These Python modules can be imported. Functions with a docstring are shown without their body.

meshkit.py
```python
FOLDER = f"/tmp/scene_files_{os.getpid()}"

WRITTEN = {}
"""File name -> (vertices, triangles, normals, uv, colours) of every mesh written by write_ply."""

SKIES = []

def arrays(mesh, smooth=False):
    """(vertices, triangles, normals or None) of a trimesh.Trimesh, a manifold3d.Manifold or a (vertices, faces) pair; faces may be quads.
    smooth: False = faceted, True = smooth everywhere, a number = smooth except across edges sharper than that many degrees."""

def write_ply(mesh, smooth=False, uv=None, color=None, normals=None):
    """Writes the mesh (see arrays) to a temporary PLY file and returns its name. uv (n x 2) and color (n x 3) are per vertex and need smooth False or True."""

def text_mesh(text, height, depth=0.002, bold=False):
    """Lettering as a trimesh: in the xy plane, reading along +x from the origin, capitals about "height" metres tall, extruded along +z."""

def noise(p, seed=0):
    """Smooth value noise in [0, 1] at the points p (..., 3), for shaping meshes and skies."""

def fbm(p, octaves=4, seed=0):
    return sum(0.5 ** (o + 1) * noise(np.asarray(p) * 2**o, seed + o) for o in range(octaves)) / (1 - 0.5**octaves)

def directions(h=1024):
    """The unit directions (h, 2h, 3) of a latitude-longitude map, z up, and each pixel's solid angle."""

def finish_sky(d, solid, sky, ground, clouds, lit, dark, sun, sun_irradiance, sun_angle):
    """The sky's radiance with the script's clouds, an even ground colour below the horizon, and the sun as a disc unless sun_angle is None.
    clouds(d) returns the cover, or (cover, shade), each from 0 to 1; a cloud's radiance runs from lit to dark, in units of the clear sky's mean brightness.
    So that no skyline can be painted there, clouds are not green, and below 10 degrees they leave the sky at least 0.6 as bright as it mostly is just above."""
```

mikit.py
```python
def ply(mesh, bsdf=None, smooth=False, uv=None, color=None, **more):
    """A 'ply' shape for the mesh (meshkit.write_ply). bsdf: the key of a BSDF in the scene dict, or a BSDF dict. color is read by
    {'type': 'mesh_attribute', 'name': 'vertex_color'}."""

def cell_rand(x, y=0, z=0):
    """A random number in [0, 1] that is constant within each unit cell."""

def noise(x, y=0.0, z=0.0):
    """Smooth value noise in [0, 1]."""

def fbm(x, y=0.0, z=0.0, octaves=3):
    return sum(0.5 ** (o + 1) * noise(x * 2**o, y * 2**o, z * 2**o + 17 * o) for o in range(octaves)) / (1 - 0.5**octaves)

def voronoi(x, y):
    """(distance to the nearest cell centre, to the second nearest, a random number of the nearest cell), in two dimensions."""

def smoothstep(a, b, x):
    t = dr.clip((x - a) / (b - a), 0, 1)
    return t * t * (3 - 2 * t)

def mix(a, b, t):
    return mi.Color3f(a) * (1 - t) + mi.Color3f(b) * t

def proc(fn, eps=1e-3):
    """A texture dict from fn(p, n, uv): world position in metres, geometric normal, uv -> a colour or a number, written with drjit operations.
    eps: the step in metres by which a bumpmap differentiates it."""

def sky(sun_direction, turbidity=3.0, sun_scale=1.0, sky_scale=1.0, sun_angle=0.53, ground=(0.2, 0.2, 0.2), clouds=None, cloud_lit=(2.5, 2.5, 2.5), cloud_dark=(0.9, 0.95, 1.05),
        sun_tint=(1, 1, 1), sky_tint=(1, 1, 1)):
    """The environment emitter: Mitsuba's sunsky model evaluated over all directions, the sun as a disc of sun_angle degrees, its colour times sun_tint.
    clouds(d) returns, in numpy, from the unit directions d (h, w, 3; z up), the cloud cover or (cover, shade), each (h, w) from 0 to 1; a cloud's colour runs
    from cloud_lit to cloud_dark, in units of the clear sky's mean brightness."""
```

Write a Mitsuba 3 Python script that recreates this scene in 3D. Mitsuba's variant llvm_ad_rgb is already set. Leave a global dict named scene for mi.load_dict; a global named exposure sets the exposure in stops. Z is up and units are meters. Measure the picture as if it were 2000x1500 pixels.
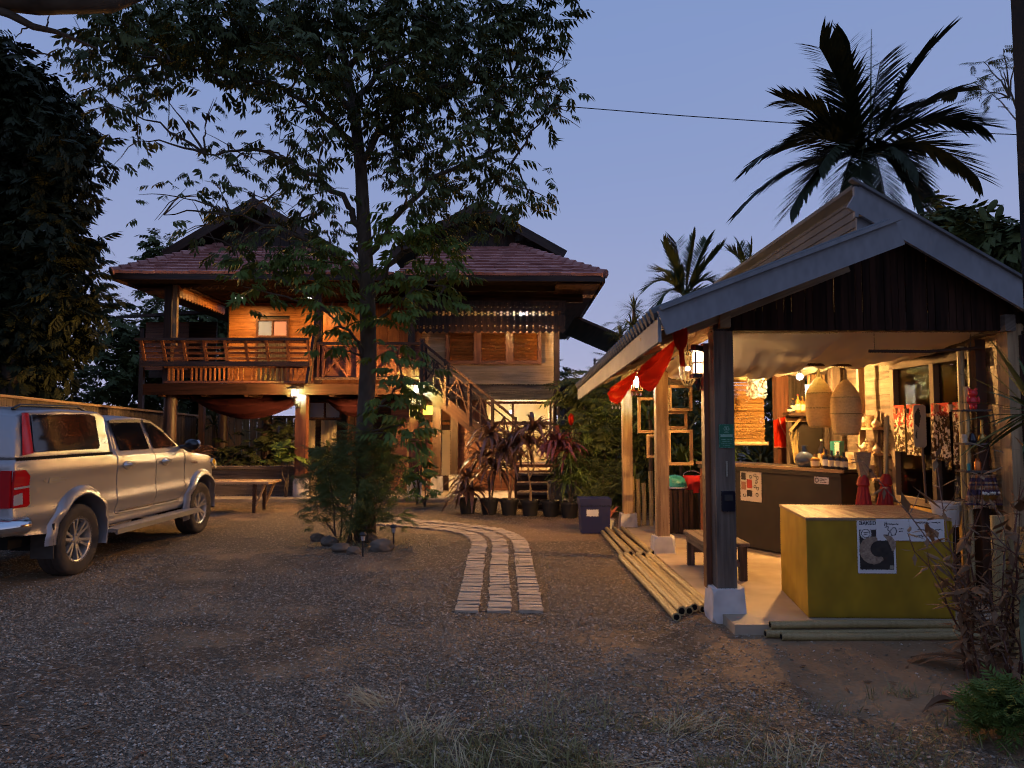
import math, random
import numpy as np, trimesh, manifold3d as m3
import drjit as dr, mitsuba as mi, mikit, meshkit
from shapely.geometry import Polygon, Point, box as sbox
from shapely import affinity, union_all

# ---------------------------------------------------------------- camera, sky, exposure
T = mi.ScalarTransform4f
scene, labels = {}, {}
EYE = 1.63
TILT = math.atan(82 / 1400)
scene['camera'] = {'type': 'perspective', 'fov': 2 * math.degrees(math.atan(1000 / 1400)), 'fov_axis': 'x', 'near_clip': 0.05, 'far_clip': 1500.0,
    'to_world': T().look_at(origin=[0, 0, EYE], target=[0, math.cos(TILT), EYE + math.sin(TILT)], up=[0, 0, 1])}
def dusk_veil(d):
    # thin even twilight haze: lavender low down, bluer higher up
    el = np.degrees(np.arcsin(np.clip(d[..., 2], -1, 1)))
    shade = 1 - np.exp(-np.maximum(el - 4, 0) / 15.0)
    soft = meshkit.fbm(d * np.array([3.0, 3.0, 9.0]), 3, 5) - 0.5
    return np.full(el.shape, 0.94) + 0.04 * soft, np.clip(shade + 0.12 * soft, 0, 1)
scene['sky'] = mikit.sky((0.75, 0.3, 0.07), turbidity=3, sun_scale=0.0, sky_scale=6.0, ground=(0.12, 0.11, 0.1), clouds=dusk_veil,
    cloud_lit=(2.08, 2.16, 3.25), cloud_dark=(.95, 1.5, 3.0))
scene['sky']['sampling_weight'] = 5.0
exposure = 0.0
rng = np.random.default_rng(7)

# ---------------------------------------------------------------- mesh helpers: a mesh is (v, f, uv or None)
def V(*a): return np.array(a, float)
def unit(a): a = np.asarray(a, float); return a / (np.linalg.norm(a) + 1e-12)
def cat(*ms):
    ms = [m for m in ms if m is not None and len(m[0])]
    vs, fs, us, n = [], [], [], 0
    uvd = any(m[2] is not None for m in ms)
    for v, f, u in ms:
        vs.append(v); fs.append(f + n); n += len(v)
        if uvd: us.append(u if u is not None else np.zeros((len(v), 2)))
    return np.vstack(vs), np.vstack(fs), np.vstack(us) if uvd else None
def mv(m, t=(0, 0, 0), rz=0.0, rx=0.0, ry=0.0, s=1.0):
    v = m[0] * s
    for a, ax in ((rx, 0), (ry, 1), (rz, 2)):
        if a:
            c, n = math.cos(a), math.sin(a); R = np.eye(3); i, j = [(1, 2), (2, 0), (0, 1)][ax]
            R[i, i] = c; R[i, j] = -n; R[j, i] = n; R[j, j] = c; v = v @ R.T
    return v + np.asarray(t, float), m[1], m[2]
def tm(t): return np.array(t.vertices, float), np.array(t.faces, int), None
_ch = {}
def chamfer_box(b):
    if 'f' not in _ch:
        pts = np.array([[sx * (1 - .3 * (k == 0)), sy * (1 - .3 * (k == 1)), sz * (1 - .3 * (k == 2))] for sx in (-1, 1) for sy in (-1, 1) for sz in (-1, 1) for k in range(3)])
        h = trimesh.convex.convex_hull(pts, repair=True)
        _ch['f'] = [(tuple(np.argmin(np.linalg.norm(pts - h.vertices[i], axis=1)) for i in t)) for t in h.faces]
    return np.array(_ch['f'])
_tone = random.Random(3)
def box(sx, sy, sz, c=(0, 0, 0), bev=0.0, tone=None):
    """box with optional chamfer; uv.x runs along its longest side, uv.y across it plus a random board number * 10"""
    h = np.array([sx, sy, sz]) / 2.0
    if bev:
        b = min(bev, h.min() * .6)
        v = np.array([[s0 * (h[0] - b * (k == 0)), s1 * (h[1] - b * (k == 1)), s2 * (h[2] - b * (k == 2))] for s0 in (-1, 1) for s1 in (-1, 1) for s2 in (-1, 1) for k in range(3)])
        # each corner: vertex k is pulled in along axis k; the hull is found once
        f = chamfer_box(b)
    else:
        v = np.array([[x, y, z] for x in (-1, 1) for y in (-1, 1) for z in (-1, 1)], float) * h
        f = np.array([[0, 1, 3], [0, 3, 2], [4, 6, 7], [4, 7, 5], [0, 4, 5], [0, 5, 1], [2, 3, 7], [2, 7, 6], [0, 2, 6], [0, 6, 4], [1, 5, 7], [1, 7, 3]])
    o = np.argsort([-sx, -sy, -sz]); k = _tone.randrange(4000) if tone is None else tone
    uv = np.stack([v[:, o[0]] + k * .37, v[:, o[1]] + .6 * v[:, o[2]] + 10.0 * k], 1)
    return v + np.asarray(c, float), f, uv
def beam(p0, p1, w, h, bev=0.0, up=(0, 0, 1), tone=None):
    """timber from p0 to p1; w across, h in the direction nearest to up"""
    p0, p1 = np.asarray(p0, float), np.asarray(p1, float); L = np.linalg.norm(p1 - p0); x = (p1 - p0) / L
    up = np.asarray(up, float)
    if abs(x @ up) > .98 * np.linalg.norm(up): up = V(0, 1, 0) if abs(x[1]) < .9 else V(1, 0, 0)
    y = unit(np.cross(up, x)); z = np.cross(x, y)
    v, f, uv = box(L, w, h, (0, 0, 0), bev, tone)
    return v @ np.stack([x, y, z]) + (p0 + p1) / 2, f, uv
def tube(pts, r, n=8, cap=True):
    p = np.asarray(pts, float); r = np.broadcast_to(np.asarray(r, float), (len(p),))
    t = np.gradient(p, axis=0); t /= np.linalg.norm(t, axis=1, keepdims=True) + 1e-12
    a = np.cross(t[0], V(0, 0, 1) if abs(t[0][2]) < .9 else V(1, 0, 0)); a = unit(a); fr = []
    for i in range(len(p)):
        a = unit(a - t[i] * (a @ t[i])); fr.append(a)
    a = np.array(fr); b = np.cross(t, a); an = np.arange(n) * 2 * np.pi / n
    v = p[:, None] + r[:, None, None] * (np.cos(an)[None, :, None] * a[:, None] + np.sin(an)[None, :, None] * b[:, None])
    L = np.concatenate([[0], np.cumsum(np.linalg.norm(np.diff(p, axis=0), axis=1))])
    k = _tone.randrange(4000)
    uv = np.stack([np.broadcast_to(L[:, None], (len(p), n)) + k * .37, np.broadcast_to((np.abs(an - np.pi) * np.max(r))[None], (len(p), n)) + 10.0 * k], -1).reshape(-1, 2)
    i, j = np.meshgrid(np.arange(len(p) - 1), np.arange(n), indexing='ij')
    q = np.stack([i * n + j, i * n + (j + 1) % n, (i + 1) * n + (j + 1) % n, (i + 1) * n + j], -1).reshape(-1, 4)
    f = np.vstack([q[:, [0, 1, 2]], q[:, [0, 2, 3]]]); v = v.reshape(-1, 3)
    if cap:
        m = len(v); v = np.vstack([v, p[0], p[-1]]); uv = np.vstack([uv, uv[0], uv[-1]])
        jj = np.arange(n); e = (len(p) - 1) * n
        f = np.vstack([f, np.stack([jj * 0 + m, (jj + 1) % n, jj], 1), np.stack([jj * 0 + m + 1, e + jj, e + (jj + 1) % n], 1)])
    return v, f, uv
def lathe(prof, n=16, c=(0, 0, 0)):
    return mv(tm(trimesh.creation.revolve(np.array(prof, float), sections=n)), c)
def extrude(poly, h):
    gs = getattr(poly, 'geoms', [poly])
    return cat(*[tm(trimesh.creation.extrude_polygon(g, h, engine='earcut')) for g in gs if g.area > 0])
def sheet(P):
    """grid of points (n, m, 3) as a one-sided surface"""
    P = np.asarray(P, float); n, m = P.shape[:2]
    i, j = np.meshgrid(np.arange(n - 1), np.arange(m - 1), indexing='ij')
    q = np.stack([i * m + j, (i + 1) * m + j, (i + 1) * m + j + 1, i * m + j + 1], -1).reshape(-1, 4)
    u, w = np.meshgrid(np.linspace(0, 1, n), np.linspace(0, 1, m), indexing='ij')
    return P.reshape(-1, 3), np.vstack([q[:, [0, 1, 2]], q[:, [0, 2, 3]]]), np.stack([u, w], -1).reshape(-1, 2)
def thick(P, t, d=None):
    """closed slab from a sheet of points, thickness t along d (default straight up)"""
    a = sheet(P); P = np.asarray(P, float); n, m = P.shape[:2]
    d = V(0, 0, t) if d is None else np.asarray(d, float) * t
    N = n * m; v = np.vstack([a[0], a[0] + d]); f = [a[1], a[1][:, ::-1] + N]
    idx = np.arange(N).reshape(n, m)
    loop = np.concatenate([idx[:-1, 0], idx[-1, :-1], idx[::-1, -1][:-1], idx[0, ::-1][:-1]])
    nx = np.roll(loop, -1)
    f += [np.stack([loop, nx + N, nx], 1), np.stack([loop, loop + N, nx + N], 1)]
    return v, np.vstack(f), np.vstack([a[2], a[2]])
def ball(r, c=(0, 0, 0), sub=2): return mv(tm(trimesh.creation.icosphere(sub, r)), c)
def quad(a, b, c, d): return np.array([a, b, c, d], float), np.array([[0, 1, 2], [0, 2, 3]]), np.array([[0, 0], [1, 0], [1, 1], [0, 1.0]])
def man(m): return m3.Manifold(m3.Mesh(np.asarray(m[0], np.float32), np.asarray(m[1], np.uint32)))
def unman(M): q = M.to_mesh(); return np.array(q.vert_properties[:, :3], float), np.array(q.tri_verts, int), None
def rotm(ax, a):
    ax = unit(ax); K = np.array([[0, -ax[2], ax[1]], [ax[2], 0, -ax[0]], [-ax[1], ax[0], 0]]); return np.eye(3) + math.sin(a) * K + (1 - math.cos(a)) * K @ K
def scatter(base, R, pos, s=None):
    """many copies of one mesh: rotations (n,3,3), places (n,3), sizes (n,) or (n,3)"""
    v, f = base[0], base[1]; n = len(pos)
    b = v[None] if s is None else v[None] * (np.asarray(s)[:, None, None] if np.ndim(s) == 1 else np.asarray(s)[:, None, :])
    b = np.broadcast_to(b, (n,) + v.shape)
    w = np.einsum('nij,nkj->nki', R, b) + np.asarray(pos)[:, None]
    ff = f[None] + (np.arange(n) * len(v))[:, None, None]
    return w.reshape(-1, 3), ff.reshape(-1, 3), None
def rots(yaw, pitch, roll):
    cy, sy, cp, sp, cr, sr = np.cos(yaw), np.sin(yaw), np.cos(pitch), np.sin(pitch), np.cos(roll), np.sin(roll); z = np.zeros_like(cy); o = z + 1
    Rz = np.stack([np.stack([cy, -sy, z], -1), np.stack([sy, cy, z], -1), np.stack([z, z, o], -1)], -2)
    Ry = np.stack([np.stack([cp, z, -sp], -1), np.stack([z, o, z], -1), np.stack([sp, z, cp], -1)], -2)   # +pitch lifts +x
    Rx = np.stack([np.stack([o, z, z], -1), np.stack([z, cr, -sr], -1), np.stack([z, sr, cr], -1)], -2)
    return Rz @ Ry @ Rx

# ---------------------------------------------------------------- scene helpers
def numbered(k):
    def taken(x): return x in scene or x in labels or x in _used
    if not taken(k): _used.add(k); return k
    n = 1
    while taken('%s_%03d' % (k, n)): n += 1
    k = '%s_%03d' % (k, n); _used.add(k); return k
_used = set()
def tag(k, label=None, cat_=None, group=None, kind=None):
    d = labels.setdefault(k, {})
    for a, b in (('label', label), ('category', cat_), ('group', group), ('kind', kind)):
        if b: d[a] = b
    return k
def thing(name, label, category, group=None):
    k = numbered(name); tag(k, label, category, group); return k
def obj(name, m, mat, parent=None, smooth=False, label=None, cat_=None, group=None, kind=None, emit=None, pick=1.0, **more):
    """one entry of the scene; with a parent it is a part of it"""
    k = numbered(name if parent is None else parent + '__' + name)
    if smooth is True or smooth is False: d = mikit.ply((m[0], m[1]), mat, smooth=smooth, uv=m[2], **more)
    else: d = mikit.ply((m[0], m[1]), mat, smooth=smooth, **more)
    if emit is not None: d['emitter'] = {'type': 'area', 'radiance': {'type': 'rgb', 'value': list(map(float, emit))}, 'sampling_weight': float(pick)}
    scene[k] = d
    if label or cat_ or group or kind: tag(k, label, cat_, group, kind)
    return k
def again(name, src, to_world, parent=None):
    """another entry with the same mesh file under its own key"""
    k = numbered(name if parent is None else parent + '__' + name)
    scene[k] = {**scene[src], 'to_world': to_world}; return k
def copy_thing(src, name, label, to_world, group=None, category=None):
    k = thing(name, label, category or labels[src]['category'], group or labels[src].get('group'))
    for q in [q for q in scene if q.startswith(src + '__')]: scene[k + q[len(src):]] = {**scene[q], 'to_world': to_world}
    return k

# ---------------------------------------------------------------- materials
def rgb(*c): return {'type': 'rgb', 'value': list(c)}
def two(b): return {'type': 'twosided', 'bsdf': b}
def paint(name, col, rough=.6, spec=.3, metal=0.0, **kw):
    scene[name] = two({'type': 'principled', 'base_color': col if isinstance(col, dict) else rgb(*col), 'roughness': rough, 'specular': spec, 'metallic': metal, **kw})
def wood(name, lo, hi, rough=.55, spec=.35, streak=1.0, amp=.0008):
    def fn(p, n, uv):
        k = mikit.cell_rand(dr.floor(uv.y / 10.0 + .5), 3, 1)
        g = mikit.fbm(uv.x * 2.2 + k * 50, uv.y * 34.0, 0.0, 4)
        fine = mikit.noise(uv.x * 9.0, uv.y * 190.0, k * 9)
        t = dr.clip(.5 + (g - .5) * 1.5 * streak + (fine - .5) * .35 + (k - .5) * .55, 0, 1)
        stain = .72 + .42 * mikit.fbm(p.x * 1.7, p.y * 1.7, p.z * 1.7 + 5, 3)
        return mikit.mix(lo, hi, t) * stain
    scene[name] = two({'type': 'principled', 'base_color': mikit.proc(fn), 'roughness': rough, 'specular': spec})
wood('wood_teak', (.24, .08, .018), (.52, .20, .048), .45, .4)
wood('wood_honey', (.44, .28, .125), (.74, .53, .28), .5, .35)
wood('wood_shaded', (.012, .006, .004), (.05, .021, .013), .8, .1)  # near-black: shade under the overhangs is put into this wood colour
wood('wood_dark', (.018, .010, .007), (.075, .036, .02), .5, .4)
wood('wood_red', (.09, .03, .016), (.22, .085, .038), .45, .4)
wood('wood_pale', (.22, .13, .065), (.50, .33, .17), .55, .3)
wood('wood_grey', (.06, .046, .037), (.19, .145, .11), .8, .2)
paint('black_gap', (.01, .009, .008), .9, .1)
paint('white_plaster', mikit.proc(lambda p, n, uv: mikit.mix((.30, .275, .25), (.62, .59, .55), mikit.fbm(p.x * 6, p.y * 6, p.z * 5, 4) * 1.3)), .85, .2)
paint('cream_wall', (.62, .5, .33), .85, .2)
paint('black_metal', (.02, .019, .018), .45, .5)
paint('grey_metal', (.35, .34, .33), .4, .5, .8)
paint('white_paint', (.72, .7, .68), .5, .3)
scene['lamp_glass'] = two({'type': 'diffuse', 'reflectance': rgb(.8, .75, .65)})
scene['clear_pane'] = {'type': 'thindielectric', 'int_ior': 1.5}
WARM = np.array([1.0, .52, .155]); WARMW = np.array([1.0, .70, .38])

# ================================================================ the setting: ground
def ground_colour(p, n, uv):
    big = mikit.fbm(p.x * .35, p.y * .35, 1.0, 4)
    mid = mikit.fbm(p.x * 2.3, p.y * 2.3, 4.0, 4)
    d1, d2, r = mikit.voronoi(p.x * 46.0, p.y * 46.0)
    e1, e2, q = mikit.voronoi(p.x * 21.0 + 3, p.y * 21.0)
    stone = mikit.mix((.075, .053, .034), (.215, .16, .108), r * r * .9 + .1 * q)
    stone = mikit.mix(stone, mi.Color3f(.34, .285, .22), mikit.smoothstep(.86, .98, r))
    stone = stone * (.45 + .55 * mikit.smoothstep(.02, .3, d2 - d1))
    earth = mikit.mix((.15, .088, .045), (.33, .215, .118), mid * .75 + .25 * mikit.noise(p.x * 60, p.y * 60, 2.0))
    bare = mikit.smoothstep(.0, .55, (p.x - .35) * .42 - dr.abs(p.y - 4.8) * .22 + (mid - .5) * 1.1 + (big - .5) * .8)   # trodden earth before the hut
    dusty = mikit.smoothstep(.47, .60, big * .7 + mid * .3) * .6
    return mikit.mix(stone, earth, dr.maximum(bare * .93, dusty))
scene['gravel_ground'] = {'type': 'twosided', 'bsdf': {'type': 'bumpmap', 'nested_texture': mikit.proc(lambda p, n, uv: mikit.fbm(p.x * 40, p.y * 40, 0, 3) * .02 + mikit.fbm(p.x * 5, p.y * 5, 3, 2) * .05, 4e-3),
    'scale': 1.0, 'nested_bsdf': {'type': 'principled', 'base_color': mikit.proc(ground_colour), 'roughness': .85, 'specular': .25}}}
def ground_z(x, y):
    return .0
gx = np.concatenate([[-300, -120, -50], np.linspace(-14, 14, 57), [50, 120, 300]]); gy = np.concatenate([[-60, -20], np.linspace(-4, 26, 61), [50, 120, 400]])
XX_, YY_ = np.meshgrid(gx, gy, indexing='ij')
obj('gravel_yard', sheet(np.stack([XX_, YY_, 0 * XX_], -1)), 'gravel_ground', kind='structure', smooth=True)

# loose gravel stones near the viewer, real stones
def gravel_stones():
    r = np.random.default_rng(11)
    n = 230000
    y = 2.9 + (r.random(n) ** 1.25) * 6.3
    x = (r.random(n) * 2 - 1) * (.80 * y + .4)
    bare = np.clip((x - .35) * .42 - np.abs(y - 4.8) * .22 + (meshkit.fbm(np.stack([x * 2.3, y * 2.3, 0 * x + 4], -1), 4) - .5) * 1.1, 0, .55) / .55
    patch = meshkit.fbm(np.stack([x * .9, y * .9, 0 * x], -1), 3, 3)
    keep = (r.random(n) < (1 - .92 * bare) * np.clip((patch - .36) * 5, .07, 1)) & ~((x > 1.55) & (y > 6.0)) & ~((np.abs(x + .12) < .46) & (y > 6.4))
    x, y = x[keep], y[keep]; n = len(x)
    s = .0035 + .0085 * r.random(n) ** 2.2
    base = (np.array([[1, 0, 0], [-.9, .2, 0], [.1, 1, .1], [-.1, -1, 0], [.15, .1, .8], [0, 0, -.6]], float), np.array([[0, 2, 4], [2, 1, 4], [1, 3, 4], [3, 0, 4]]))
    sc = s[:, None] * np.stack([.8 + .7 * r.random(n), .7 + .5 * r.random(n), .55 + .5 * r.random(n)], 1)
    R = rots(r.random(n) * 6.28, (r.random(n) - .5) * .9, (r.random(n) - .5) * .9)
    return scatter(base, R, np.stack([x, y, s * .25], 1), sc)
gs = gravel_stones()
k_ = np.repeat(np.random.default_rng(5).random(len(gs[0]) // 6), 6)
scene['stone_chips'] = two({'type': 'principled', 'roughness': .75, 'specular': .3, 'base_color': mikit.proc(lambda p, n, uv: mikit.mix(mikit.mix((.10, .075, .05), (.36, .285, .205), uv.x), (.55, .47, .38), mikit.smoothstep(.84, 1.0, uv.x)))})
obj('gravel', (gs[0], gs[1], np.stack([k_, k_ * 0], 1)), 'stone_chips', label='loose grey gravel stones scattered over the yard', cat_='gravel', kind='stuff')

# brick footpath of three strips: a structure, each brick a piece of it
scene['brick_face'] = two({'type': 'principled', 'roughness': .85, 'specular': .2, 'base_color': mikit.proc(lambda p, n, uv: mikit.mix((.24, .185, .13), (.46, .38, .28), dr.clip(mikit.cell_rand(dr.floor(uv.y / 10 + .5), 1, 2) * .5 + mikit.fbm(p.x * 22, p.y * 22, 1, 4) * .75 - .1, 0, 1)))})
bed = [(-.115, 6.35), (-.125, 7.4), (-.15, 8.6), (-.16, 9.7), (-.24, 10.5), (-.5, 11.15), (-.95, 11.6), (-1.5, 11.95), (-2.1, 12.3), (-2.6, 12.65)]
def path_points(off, step):
    from scipy.interpolate import CubicSpline
    b = np.array(bed); t = np.concatenate([[0], np.cumsum(np.linalg.norm(np.diff(b, axis=0), axis=1))]); cs = CubicSpline(t, b)
    tt = np.linspace(0, t[-1], 600); c = cs(tt); d = cs(tt, 1); nrm = np.stack([d[:, 1], -d[:, 0]], 1) / np.linalg.norm(d, axis=1, keepdims=True)
    q = c + nrm * off; L = np.concatenate([[0], np.cumsum(np.linalg.norm(np.diff(q, axis=0), axis=1))])
    out = []
    for s in np.arange(.05, L[-1], step):
        i = np.searchsorted(L, s); i = min(max(i, 1), len(q) - 1); out.append((q[i][0], q[i][1], math.atan2(d[i, 1], d[i, 0]) - math.pi / 2))
    return out
obj('brick_path', sheet(np.stack([np.stack([np.array([p[0], p[1], .005]) for p in path_points(o, .2)[:26]]) for o in (-.42, -.2, 0, .2, .42)])), 'gravel_ground', kind='structure', smooth=True)
kinds = []
for i in range(8):
    b = box(.205, .086, .065, (0, 0, .0), .006); v = b[0] + np.random.default_rng(50 + i).normal(0, .0022, b[0].shape); kinds.append((v, b[1], b[2]))
first = {}
rr = random.Random(8)
for off in (-.285, 0.0, .285):
    for (x, y, a) in path_points(off, .116):
        i = rr.randrange(8); a += rr.gauss(0, .035); tilt = rr.gauss(0, 1.3)
        M = T().translate([x + rr.gauss(0, .006), y + rr.gauss(0, .004), -.014 + rr.random() * .014]).rotate([0, 0, 1], math.degrees(a)).rotate([1, 0, 0], tilt).rotate([0, 1, 0], rr.gauss(0, 1.2))
        if i not in first:
            first[i] = obj('brick', kinds[i], 'brick_face', 'brick_path'); scene[first[i]]['to_world'] = M
        else: again('brick', first[i], M, 'brick_path')

# ================================================================ the stilt house
paint('roof_tile', mikit.proc(lambda p, n, uv: mikit.mix((.28, .11, .09), (.60, .30, .26), dr.clip(mikit.cell_rand(dr.floor(uv.y / 10 + .5), 2, 5) * .6 + .55 * mikit.fbm(p.x * 5, p.y * 5, p.z * 5, 3) - .05, 0, 1))), .75, .25)
paint('concrete', mikit.proc(lambda p, n, uv: mikit.mix((.22, .17, .115), (.46, .37, .26), mikit.fbm(p.x * 2.5, p.y * 2.5, 0, 5) * 1.25 - .15)), .55, .4)
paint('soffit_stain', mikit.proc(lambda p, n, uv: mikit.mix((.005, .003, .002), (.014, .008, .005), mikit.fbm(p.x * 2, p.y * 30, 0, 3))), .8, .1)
paint('red_cloth_dark', (.022, .003, .004), .9, .15)
paint('curtain_cloth', (.62, .52, .34), .85, .15)
paint('pane_blue', (.30, .38, .62), .2, .5); paint('pane_pink', (.62, .36, .36), .3, .5); paint('frosted_pane', (.62, .6, .62), .3, .5)
obj('house_floor', box(8.2, 6.5, .14, (-3.6, 18.65, -.0), .01), 'concrete', kind='structure')

H = thing('stilt_house', 'two gabled brown teak house on stilts with lit veranda and outside staircase', 'house')
SK = [((-8.60, 4.905), (-2.497, 4.872), (-6.98, 5.93), (-5.1, 5.93)), ((-2.497, 4.872), (2.008, 4.85), (-1.82, 5.93), (0.0, 5.93))]
skirt = obj('roof', cat(*[thick(np.array([[[a[0], 15.2, a[1]], [b[0], 15.2, b[1]]], [[c[0], 17.0, c[1]], [d[0], 17.0, d[1]]]]), -.06) for a, b, c, d in SK]), 'wood_dark', H)
# tile courses of the two front skirts (thousands of small tiles: one joined piece) and their hip caps
def tile_skirt(a, b, c, d, n, back=None):
    out = []; A, B, C, D = (np.array(q, float) for q in (a, b, c, d))
    r = np.random.default_rng(3)
    for i in range(n):
        t0, t1 = i / n, min((i + 1.25) / n, 1.0)
        L0, R0, L1, R1 = A + (C - A) * t0, B + (D - B) * t0, A + (C - A) * t1, B + (D - B) * t1
        w = max(1, int(np.linalg.norm(R0 - L0) / .235)); nn = unit(np.cross(B - A, C - A)); nn = nn * np.sign(nn[2])
        for j in range(w):
            e = .012; s0, s1 = (j + e) / w, (j + 1 - e) / w
            h0 = .07 + r.normal(0, .006); h1 = .008; q = [L0 + (R0 - L0) * s0, L0 + (R0 - L0) * s1, L1 + (R1 - L1) * s1, L1 + (R1 - L1) * s0]
            lip = unit(A - C) * (.03 + r.normal(0, .006))
            q[0] = q[0] + lip; q[1] = q[1] + lip
            top = [q[0] + nn * h0, q[1] + nn * h0, q[2] + nn * h1, q[3] + nn * h1]; bot = [x + nn * .004 for x in q]
            k = r.integers(4000)
            out.append((np.array(top + bot), np.array([[0, 1, 2], [0, 2, 3], [4, 0, 3], [4, 3, 7], [1, 5, 6], [1, 6, 2], [4, 5, 1], [4, 1, 0]]), np.stack([np.zeros(8), np.full(8, 10.0 * k)], 1)))
    return cat(*out)
tiles, caps = [], []
for a, b, c, d in SK:
    A, B, C, D = (a[0], 15.2, a[1]), (b[0], 15.2, b[1]), (c[0], 17.0, c[1]), (d[0], 17.0, d[1])
    tiles.append(tile_skirt(A, B, C, D, 10))
    for P, Q in ((A, C), (B, D)):
        if abs(P[0] + 2.497) < .01: continue
        for i in range(13):
            p, q = np.array(P) + (np.array(Q) - np.array(P)) * i / 13, np.array(P) + (np.array(Q) - np.array(P)) * (i + 1.1) / 13
            caps.append(tube([p + V(0, 0, .03), q + V(0, 0, .01)], [.105, .085], 8))
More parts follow.
